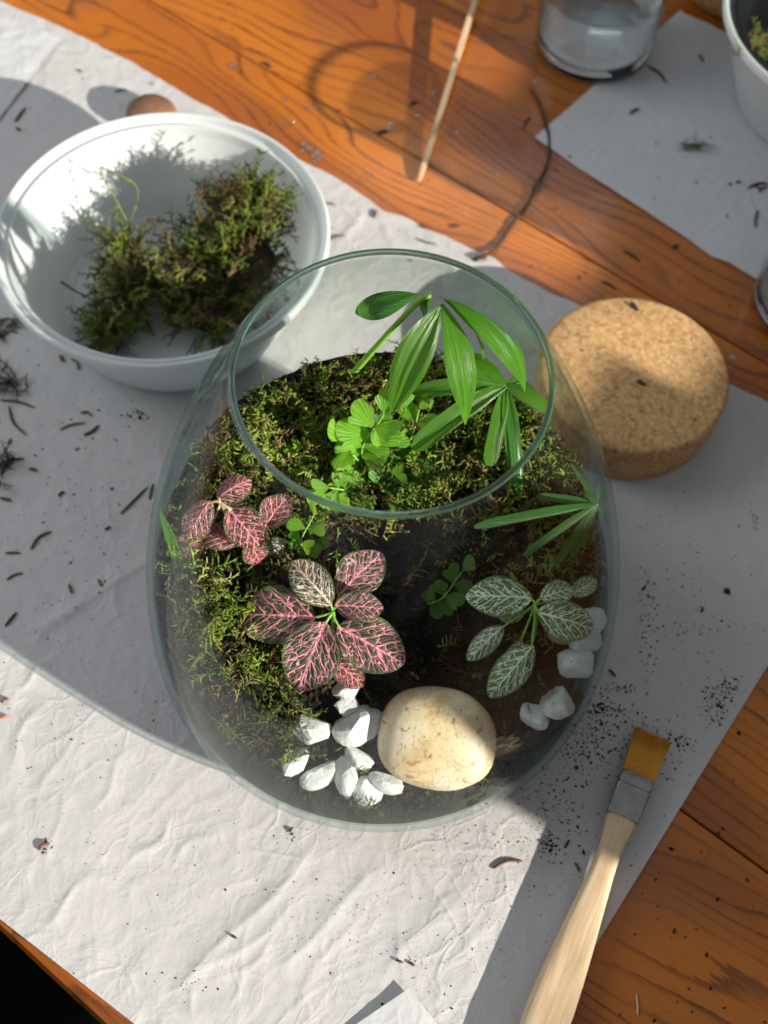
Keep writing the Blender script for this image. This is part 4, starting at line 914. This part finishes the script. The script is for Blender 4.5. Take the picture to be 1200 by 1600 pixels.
tg = at(925, 72, 0); tumbler(tg[0], tg[1], 3.95, 4.25, 9.5, 'clear drinking glass part filled with water at the top', 4.6, 'clear water inside the drinking glass at the top', WATERC)
tg2 = at(1276, 482, 0); tumbler(tg2[0], tg2[1], 3.9, 4.1, 11.3, 'tall clear drinking glass cut off at the right edge', 10.4, 'water filling the tall glass at the right edge')

# ------------------------------------------------------------------ brush
A_, B_ = at(1019, 1150, .55), at(846, 1612, .55)
ax = nrm(B_ - A_); sd = nrm(np.cross(UPV, ax)); Lb = np.linalg.norm(B_ - A_)
hz = float(paper_h(A_[0], A_[1])) + .25
brush = empty('paint_brush', (A_ + B_) / 2 * [1, 1, 0] + [0, 0, hz], 'flat paint brush with pale wooden handle and amber bristles', 'brush')
b0 = np.array([A_[0], A_[1], hz + .42])
def bp(s, w, z): return b0 + ax * s + sd * w + np.array([0, 0, z])
parts = []; r = np.random.default_rng(33)
for i in range(46):
    for j in range(7):
        w = -0.74 + 1.48 * i / 45; zz_ = -.24 + .48 * j / 6; k = r.normal(0, .05) - .035 * math.sin(i * .22 + .5); fl = 1.20
        p0, p1, p2 = bp(2.5, w, zz_), bp(1.2, w * (1 + (fl - 1) * .5) , zz_ * .9), bp(k, w * fl + r.normal(0, .016), zz_ * .55 - .12 + r.normal(0, .02))
        parts.append(tube([p0, p1, p2], [.030, .024, .012], 4, True))
v, f = join(parts); mesh('bristles', v, f, BRIST, brush)
def slab(stations, name, mat, nseg=14, pw=0.45):
    vs = []; k = nseg * 2
    for (s, w, h, dz) in stations:
        for j in range(k):
            a = 2 * math.pi * j / k; c_, s_ = math.cos(a), math.sin(a)
            vs.append(bp(s, w * math.copysign(abs(c_) ** pw, c_), dz + h * math.copysign(abs(s_) ** pw, s_)))
    m = len(stations); fs = [(i * k + j, i * k + (j + 1) % k, (i + 1) * k + (j + 1) % k, (i + 1) * k + j) for i in range(m - 1) for j in range(k)]
    fs += [tuple(range(k))[::-1], tuple((m - 1) * k + j for j in range(k))]
    return mesh(name, np.array(vs), fs, mat, brush)
slab([(2.28, .76, .27, 0), (2.30, .80, .31, 0), (2.58, .80, .31, 0), (2.64, .84, .37, 0), (2.74, .84, .37, 0), (2.80, .77, .28, 0), (2.90, .77, .28, 0), (2.96, .84, .37, 0), (3.06, .84, .37, 0), (3.12, .80, .31, 0), (4.45, .77, .31, 0), (4.47, .73, .28, 0)], 'ferrule', NICKEL, 14, .32)
hs = [(4.40, .70, .27, 0), (4.7, .72, .30, 0), (5.0, .69, .31, 0), (5.6, .58, .32, .01), (6.3, .53, .33, .02), (7.2, .56, .33, .02), (8.4, .66, .33, .0), (10, .80, .33, -.03), (12, .95, .33, -.05), (13.5, 1.02, .33, -.06), (15, 1.0, .32, -.06), (17, .82, .31, -.06), (19, .6, .30, -.06), (20.5, .55, .28, -.06), (20.9, .35, .2, -.06)]
slab(hs, 'handle', BIRCH, 14, .55)

# ------------------------------------------------------------------ stick and twig on the wood
p0, p1 = at(655, 284, .2), at(752, -30, 1.5)
d = nrm(p1 - p0); w = nrm(np.cross(d, UPV)); up_ = np.cross(w, d); L = np.linalg.norm(p1 - p0) + 8
vs = []
for (s, hw, lo_, hi_) in [(0, .05, -.05, .10), (.6, .12, -.12, .16), (1.4, .15, -.14, .22), (L * .5, .16, -.14, .24), (L, .16, -.14, .24)]:
    for (a, b) in ((-1, lo_), (1, lo_), (1, hi_), (-1, hi_)): vs.append(p0 + d * s + w * hw * a + up_ * b)
fs = [(i * 4 + j, i * 4 + (j + 1) % 4, (i + 1) * 4 + (j + 1) % 4, (i + 1) * 4 + j) for i in range(4) for j in range(4)] + [(3, 2, 1, 0), (16, 17, 18, 19)]
tag(mesh('wooden_stick', np.array(vs), fs, BIRCH, smooth_=False, loc=p0), 'thin pale wooden stick with pointed tip resting on the table', 'stick')
pts = [(828, 138), (842, 160), (852, 190), (858, 225), (855, 255), (838, 292), (822, 322), (800, 352), (778, 384), (762, 398), (744, 404)]
p = curve([at(x, y, .10 + .07 * math.sin(i * .9) ** 2 + (.2 if i > 8 else 0)) for i, (x, y) in enumerate(pts)], 60); rr = np.random.default_rng(5)
rad = .085 + .03 * rr.random(60); rad[28:32] += [.05, .14, .12, .05]; rad[55:] += .05; rad[0] = .03
v, f = tube(p + rr.normal(0, .012, (60, 3)), rad, 7); tag(mesh('dry_twig', v, f, TWIG, loc=p[30]), 'thin dark wiry twig curving across the wooden table', 'twig')

# ------------------------------------------------------------------ needles, flakes, crumbs
def surf(px, py, on='paper'):
    g = at(px, py, 0.15)
    z = {'paper': lambda: float(paper_h(g[0], g[1])), 'sheet': lambda: float(flat_h(41)(g[0], g[1])), 'wood': lambda: 0.0}[on]()
    return at(px, py, z + .05)
def needle(x0, y0, x1, y1, r0, bend, mat, on, label, group, name='pine_needle'):
    a, b = surf(x0, y0, on), surf(x1, y1, on); m_ = (a + b) / 2; dv = b - a; m_ = m_ + np.array([-dv[1], dv[0], 0]) * bend
    m_[2] = max(a[2], b[2], surf((x0 + x1) / 2, (y0 + y1) / 2, on)[2]) + .02
    v, f = tube(curve([a, m_, b], 9), r0 * .66 * np.array([.5, .9, 1, 1, 1, 1, .95, .8, .3]), 6); tag(mesh(name, v, f, mat, loc=a), label, 'needle', group)
LL = ['long straight dark needle nearest the left side of the terrarium', "short dark needle touching the terrarium's left edge at its middle", 'curved reddish brown needle in the middle of the left paper', 'thin straight brown needle just below the curved reddish one at far left', 'thin bent brown needle third down at the lower far left', "short brown scrap standing upright left of the terrarium's lower side", "short brown scrap closest to the terrarium's lower left side", 'dark straight needle just above the sunlit edge at far left', 'thin tan needle below the front wall of the white bowl', 'dark stubby twig beside the thin tan needle below the bowl', "small curved brown scrap directly below the bowl's front wall", 'dark curved rootlet hanging below the tangled moss roots', 'reddish rootlet running right from the tangled moss roots', 'thick brown scrap cut by the left edge below the dark moss', 'small triangular reddish scrap right of the dark moss at left', 'tiny dark scrap next to the long straight needle', 'tiny dark scrap above the curved reddish needle', 'dark needle sticking right out of the dark moss scrap', 'brown needle crossing the dark moss scrap at the left edge', "small curved scrap touching the white bowl's lower left wall", "flat tan scrap at the white bowl's lower left wall", 'tiny brown scrap above the dark moss at left', 'orange scrap at the left edge on the sunlit paper', 'brown scrap at the left edge just inside the sunlit paper', 'lone brown scrap on the sunlit paper at lower left', 'tiny dark scrap on sunlit paper near the bottom middle', "tiny dark scrap just below the terrarium's front base", 'thin olive moss stem at the left edge, lower of two', 'thin olive moss stem at the left edge, upper of two']
GP = 'needle scraps on the left paper'
for LP, q in zip(LL, [(188, 803, 231, 760, .09, 0, NEEDLED), (233, 780, 239, 755, .08, 0, NEEDLED), (48, 858, 80, 830, .12, .15, NEEDLE), (8, 864, 32, 864, .09, .02, NEEDLE), (10, 906, 36, 895, .08, .1, NEEDLE), (107, 912, 112, 927, .1, 0, NEEDLE), (153, 905, 159, 916, .1, 0, NEEDLE),
          (8, 978, 26, 956, .11, 0, NEEDLED), (93, 671, 133, 661, .08, .08, NEEDLE), (131, 680, 154, 664, .12, -.1, NEEDLED), (126, 645, 143, 650, .1, .25, NEEDLE), (14, 635, 42, 680, .1, -.12, NEEDLED), (0, 625, 55, 637, .1, .06, NEEDLE), (0, 778, 18, 782, .14, 0, NEEDLE),
          (45, 733, 58, 736, .13, .1, NEEDLE), (164, 828, 172, 822, .1, 0, NEEDLED), (92, 776, 101, 768, .1, .2, NEEDLED), (0, 725, 38, 716, .1, .05, NEEDLED), (0, 742, 20, 722, .1, .1, NEEDLE), (110, 560, 122, 578, .09, .2, NEEDLE), (94, 555, 98, 565, .16, 0, NEEDLE), (12, 695, 17, 685, .1, 0, NEEDLE),
          (0, 1122, 12, 1118, .12, 0, NEEDLER), (2, 1098, 14, 1092, .12, .2, NEEDLE), (60, 1328, 78, 1318, .13, .2, NEEDLE), (362, 1462, 370, 1466, .1, 0, NEEDLED), (452, 1300, 456, 1294, .11, 0, NEEDLED), (4, 528, 30, 520, .07, .3, MOSSO), (0, 500, 24, 508, .07, .3, MOSSO)]):
    needle(*q, 'paper', LP, GP)
RP = 'brown needle scrap on crumpled paper right of the terrarium'; GR = 'needle scraps on the right paper'
for lb, q in zip(['long tan needle on the paper left of the brush handle', "dark short needle touching the terrarium's lower right edge", 'dark scrap left of the brush ferrule', "dark scrap slanting beside the brush handle's neck", 'thin dark scrap just below the one by the brush neck', "dark speck right of the raised paper scrap's tip", 'dark speck left of another above the raised paper scrap'], [(770, 1357, 818, 1346, .1, .12, NEEDLE), (952, 1046, 962, 1057, .11, 0, NEEDLED), (846, 1315, 858, 1320, .09, 0, NEEDLED), (882, 1325, 890, 1312, .09, 0, NEEDLED), (898, 1348, 905, 1362, .08, .1, NEEDLED), (640, 1504, 648, 1509, .11, 0, NEEDLED), (618, 1500, 630, 1504, .09, 0, NEEDLED)]):
    needle(*q, 'paper', lb, GR)
for lb, q in zip(["tiny dark needle right beside the white bowl's rim", 'short brown scrap in the middle of the strip behind the terrarium', "dark thin needle just behind the terrarium's rim", 'pale brown needle between the bowl and the terrarium rim', 'tiny dark speck above the dark thin needle behind the rim'], [(508, 318, 524, 321, .08, .1, NEEDLED), (584, 340, 588, 328, .14, 0, NEEDLE), (650, 372, 682, 381, .08, -.1, NEEDLED), (512, 378, 540, 368, .07, .1, NEEDLE), (655, 353, 668, 357, .1, 0, NEEDLED)]):
    needle(*q, 'paper', lb, 'needle scraps behind the terrarium')
for lb, q in zip(['long dark needle below the water glass on the far paper', 'dark curled scrap left of the moss scrap on the far paper', 'small dark scrap between the water glass and the soil bowl', 'upright dark needle at the lower right of the far paper', 'dark twig bit at the right edge below the soil bowl', 'tiny brown speck left of the twig bits below the soil bowl', 'lower twig bit at the right edge below the soil bowl', 'short twig bit crossing the others below the soil bowl'], [(1012, 103, 1042, 130, .12, .1, NEEDLED), (984, 178, 999, 170, .15, .1, NEEDLED), (1093, 85, 1099, 97, .12, 0, NEEDLED), (1180, 355, 1184, 328, .1, .05, NEEDLED), (1168, 294, 1200, 286, .12, .1, TWIG), (1150, 285, 1158, 284, .12, 0, NEEDLE), (1186, 300, 1200, 290, .1, .1, TWIG), (1176, 290, 1190, 296, .1, .1, TWIG)]):
    needle(*q, 'sheet', lb, 'needle scraps under the soil bowl')
for lb, q in zip(['dark slanting needle on the paper left above the white bowl', 'dark speck below the slanting needle above the white bowl', 'thin needle left of the brown stone behind the bowl', "dark speck near the overlapping sheet's corner"], [(23, 190, 40, 168, .13, 0, TWIG), (25, 200, 32, 204, .15, 0, TWIG), (180, 144, 200, 141, .08, .15, NEEDLED), (122, 110, 128, 112, .13, 0, TWIG)]):
    needle(*q, 'paper', lb, 'needle scraps above the white bowl')
for lb, q in zip(["dark scrap on wood below the stick's pointed tip", "dark scrap on wood near the far paper's lower edge", 'round dark scrap on wood close under the far paper', 'dark scrap on wood behind the cork lid', "dark scrap on wood left of the twig's upper end", 'dark scrap inside the round shadow on the wood', 'dark scrap on the sunlit wood at the upper left', 'dark scrap at the top of the round shadow', 'tiny dark speck on wood right of the brush handle', "small dark scrap on wood just left of the twig's lower end", 'tiny dark crumb beside the round scrap under the far paper'], [(700, 400, 720, 408, .08, 0, TWIG), (975, 392, 1000, 408, .11, .05, TWIG), (1050, 386, 1060, 384, .16, 0, TWIG), (940, 440, 962, 452, .11, .1, TWIG), (818, 200, 830, 182, .1, .1, TWIG), (590, 210, 606, 205, .16, .15, TWIG), (410, 98, 424, 106, .16, .1, TWIG), (640, 163, 652, 160, .18, .1, TWIG), (1052, 1458, 1055, 1450, .09, 0, TWIG), (704, 355, 720, 352, .1, .1, TWIG), (1052, 385, 1058, 388, .12, 0, TWIG)]):
    needle(*q, 'wood', lb, 'scraps on the wood')
needle(994, 1552, 996, 1588, .07, 0.03, BIRCH, 'wood', 'pale fibre lying on the wood beside the brush handle', None, 'wood_fibre')
g = at(1075, 228, .2); r = np.random.default_rng(15); n = 14
pos = g + np.stack([r.normal(0, .45, n), r.normal(0, .12, n), r.uniform(0, .12, n)], 1)
v, f, c = moss_mesh(pos, np.stack([r.normal(.9, .5, n), r.normal(-.2, .4, n), r.uniform(0, .4, n)], 1), r.uniform(.4, .7, n), moss_cols(n, r) * .8, 16); v[:, 2] = np.maximum(v[:, 2], .12)
tag(mesh('moss_scrap', v, f, MOSS, col=c, loc=g), 'small green moss scrap on the paper near the drinking glass', 'moss')
for (px, py, n, sx, sy, tint, lb, sd_) in [(15, 600, 26, 1.0, .8, (0.11, 0.07, 0.04), 'tangled brown moss roots at the left edge of the paper', 1), (6, 515, 16, .6, .5, (0.10, 0.13, 0.03), 'olive moss scrap at the left edge beside the white bowl', 2), (0, 730, 18, .8, .7, (0.09, 0.07, 0.03), 'dark moss scrap at the left edge of the photo', 3)]:
    g = surf(px, py); r = np.random.default_rng(40 + sd_); pos = g + np.stack([r.normal(0, sx * .5, n), r.normal(0, sy * .5, n), r.uniform(0, .3, n)], 1)
    v, f, c = moss_mesh(pos, np.stack([r.normal(0, 1, n), r.normal(0, 1, n), r.uniform(-.1, .5, n)], 1), r.uniform(.5, .95, n), np.tile(tint, (n, 1)) * r.uniform(.6, 1.4, (n, 1)), 50 + sd_); v[:, 2] = np.maximum(v[:, 2], g[2] - .03)
    tag(mesh('moss_scrap', v, f, MOSS, col=c, loc=g), lb, 'moss')
# crumbs: pixel clusters (x, y, sx, sy, n, size)
cl = [(985, 1150, 40, 25, 90, .05), (930, 1150, 30, 30, 140, .055), (900, 1170, 25, 35, 120, .05), (860, 1240, 35, 40, 110, .05), (870, 1300, 25, 45, 90, .045), (862, 1322, 8, 8, 30, .08), (1010, 935, 8, 30, 40, .06), (1010, 1010, 8, 30, 30, .06), (1130, 1085, 14, 14, 70, .065), (1115, 1110, 10, 16, 50, .06), (960, 1076, 22, 4, 45, .06), (945, 1108, 26, 6, 70, .065), (1070, 985, 40, 10, 45, .05), (1080, 920, 40, 40, 50, .045),
      (1095, 952, 4, 4, 3, .17), (1137, 921, 2, 2, 2, .16), (1180, 812, 8, 8, 10, .08), (1040, 870, 60, 60, 40, .045), (1100, 1050, 60, 40, 60, .04), (950, 1260, 45, 60, 60, .04), (830, 1400, 60, 60, 70, .04), (700, 1350, 60, 30, 60, .035), (560, 1440, 60, 50, 60, .03), (640, 1500, 20, 20, 20, .045), (760, 1480, 60, 60, 40, .04), (700, 1580, 40, 20, 20, .045), (500, 1420, 50, 30, 50, .03), (300, 1530, 25, 15, 20, .04), (290, 1350, 120, 80, 70, .035), (100, 1150, 80, 70, 40, .04), (215, 651, 14, 5, 30, .06), (120, 640, 80, 60, 70, .045), (150, 760, 90, 70, 80, .05), (130, 880, 90, 60, 60, .05), (60, 1000, 50, 30, 20, .05), (1040, 800, 70, 40, 20, .04), (300, 1000, 50, 60, 15, .04),
      (455, 1305, 4, 4, 6, .07), (75, 1322, 6, 6, 10, .07), (620, 380, 60, 20, 25, .05), (800, 440, 40, 15, 25, .05), (745, 405, 6, 4, 12, .09), (70, 140, 60, 40, 30, .06), (190, 115, 50, 25, 20, .06), (985, 1190, 14, 30, 60, .05), (1050, 1190, 15, 20, 40, .05), (1065, 1160, 10, 6, 20, .08), (900, 1120, 20, 30, 60, .05), (760, 1310, 60, 12, 70, .035), (470, 1300, 60, 12, 20, .035)]
r = np.random.default_rng(91); PX = np.concatenate([np.stack([r.normal(a, s, int(n * 1.6)), r.normal(b, t_, int(n * 1.6))], 1) for a, b, s, t_, n, z_ in cl]); SZ = np.concatenate([np.full(int(n * 1.6), z_ * .72) for a, b, s, t_, n, z_ in cl]) * np.exp(r.normal(-.25, .45, len(PX)))
G = np.array([at(x, y, .15) for x, y in PX]); dd = np.hypot(G[:, 0], G[:, 1]); ok = (dd > 7.3)
pv = (G[:, 0] * U[0] + G[:, 1] * U[1]); G, SZ = G[ok], SZ[ok]; G[:, 2] = paper_h(G[:, 0], G[:, 1]) + SZ * .2
v, f, c = scatter_bits(G, SZ, 92, [(0.02, 0.016, 0.014), (0.03, 0.022, 0.018), (0.012, 0.011, 0.01), (0.07, 0.045, 0.03)], .45)
tag(mesh('soil_crumbs', v, f, CRUMB, smooth_=False, col=c, loc=(0, 0, .1)), 'dark soil crumbs scattered over the crumpled paper', 'crumbs', kind='stuff')
PX = np.stack([r.uniform(840, 1200, 60), r.uniform(60, 440, 60)], 1); PX = np.array([q for q in PX if q[1] < 217 + (q[0] - 835) * .6 and q[1] > 230 - (q[0] - 835) * .86])
G = np.array([at(x, y, .1) for x, y in PX]); G[:, 2] = flat_h(41)(G[:, 0], G[:, 1]) + .02
PXw = np.stack([r.uniform(350, 1150, 130), r.uniform(0, 600, 130)], 1); PXw = np.array([q for q in PXw if q[1] < (q[0] - 110) * .535 + 35 and not (q[1] < 230 + (q[0] - 835) * .66 and q[0] > 780)]); Gw = np.array([at(x, y, .02) for x, y in PXw])
PXr = np.array([q for q in np.stack([r.uniform(930, 1200, 60), r.uniform(1080, 1600, 60)], 1) if q[0] > 1215 - (q[1] - 1040) * .6]); Gr = np.array([at(x, y, .02) for x, y in PXr])
G = np.vstack([G, Gw, Gr]); v, f, c = scatter_bits(G, np.exp(r.normal(-3.0, .45, len(G))), 93, [(0.02, 0.016, 0.014), (0.05, 0.03, 0.02)], .5)
tag(mesh('soil_crumbs', v, f, CRUMB, smooth_=False, col=c, loc=(10, 30, .1)), 'fine soil crumbs on the bare wood and the far paper', 'crumbs', kind='stuff')

# red needles inside the terrarium
for i, (x0, y0, x1, y1, z) in enumerate([(352, 1062, 356, 1040, 5.0), (440, 1092, 446, 1110, 4.7), (560, 598, 596, 604, 10.6), (590, 612, 612, 596, 10.8), (375, 640, 400, 652, 9.4), (380, 655, 412, 660, 9.2), (640, 660, 672, 690, 9.8), (325, 1000, 360, 1010, 5.0), (640, 1050, 655, 1062, 5.4), (325, 905, 345, 885, 6.4), (300, 948, 325, 952, 6.0), (700, 660, 690, 690, 9.6), (740, 740, 760, 745, 8.6)]):
    a, b = at(x0, y0, z), at(x1, y1, z + .25); v, f = tube(curve([a, (a + b) / 2 + [0, 0, .08], b], 8), [.03, .06, .07, .07, .07, .06, .05, .02], 6)
    tag(mesh('pine_needle', keep_in(v), f, NEEDLER, loc=a), 'reddish pine needle lying on the moss inside the terrarium', 'needle', 'red needles in the moss')

# ------------------------------------------------------------------ water drops on the wood
def m_drop():
    t = NT('water_drop'); lw = t.n('ShaderNodeLayerWeight'); lw.inputs['Blend'].default_value = 0.5
    tr = t.n('ShaderNodeBsdfTransparent'); tr.inputs[0].default_value = (0.96, 0.97, 0.98, 1)
    gl = t.n('ShaderNodeBsdfGlossy'); gl.inputs['Roughness'].default_value = 0.10
    return t.done(t.mixs(t.math('ADD', t.math('MULTIPLY', t.math('POWER', lw.outputs['Facing'], 3.0), 0.6), 0.22), tr.outputs[0], gl.outputs[0]))
DROP = m_drop()
drops = [(365, 105, .22), (340, 60, .14), (446, 155, .16), (480, 170, .17), (496, 168, .16), (583, 120, .17), (611, 193, .17), (608, 201, .17), (477, 226, .24), (474, 236, .18), (486, 232, .18), (492, 244, .2), (499, 238, .2), (500, 248, .16), (493, 252, .14), (581, 208, .13), (578, 274, .17), (714, 208, .15), (776, 274, .17), (448, 192, .12), (456, 190, .12), (678, 145, .15), (838, 128, .2), (834, 328, .1), (652, 182, .14), (1145, 558, .2)]
v0, f0 = ICO2; me = None
for px, py, s in drops:
    g = at(px, py, 0.0)
    if me is None:
        z_ = np.where(v0[:, 2] > 0, v0[:, 2] * .62, v0[:, 2] * .05)
        o = mesh('water_drop', np.stack([v0[:, 0], v0[:, 1], z_ + .06], 1), f0, DROP, loc=(0, 0, 0)); me = o.data
    else:
        o = bpy.data.objects.new('water_drop', me); COL.objects.link(o)
    o.location = Vector(g * CM); o.scale = (s * 1.15, s * 1.1, s * 1.2); tag(o, 'tiny clear water drop on the bare orange wood', 'water drop', 'water drops on the wood')
for o in scene.objects:
    if '_loc' in o: del o['_loc']
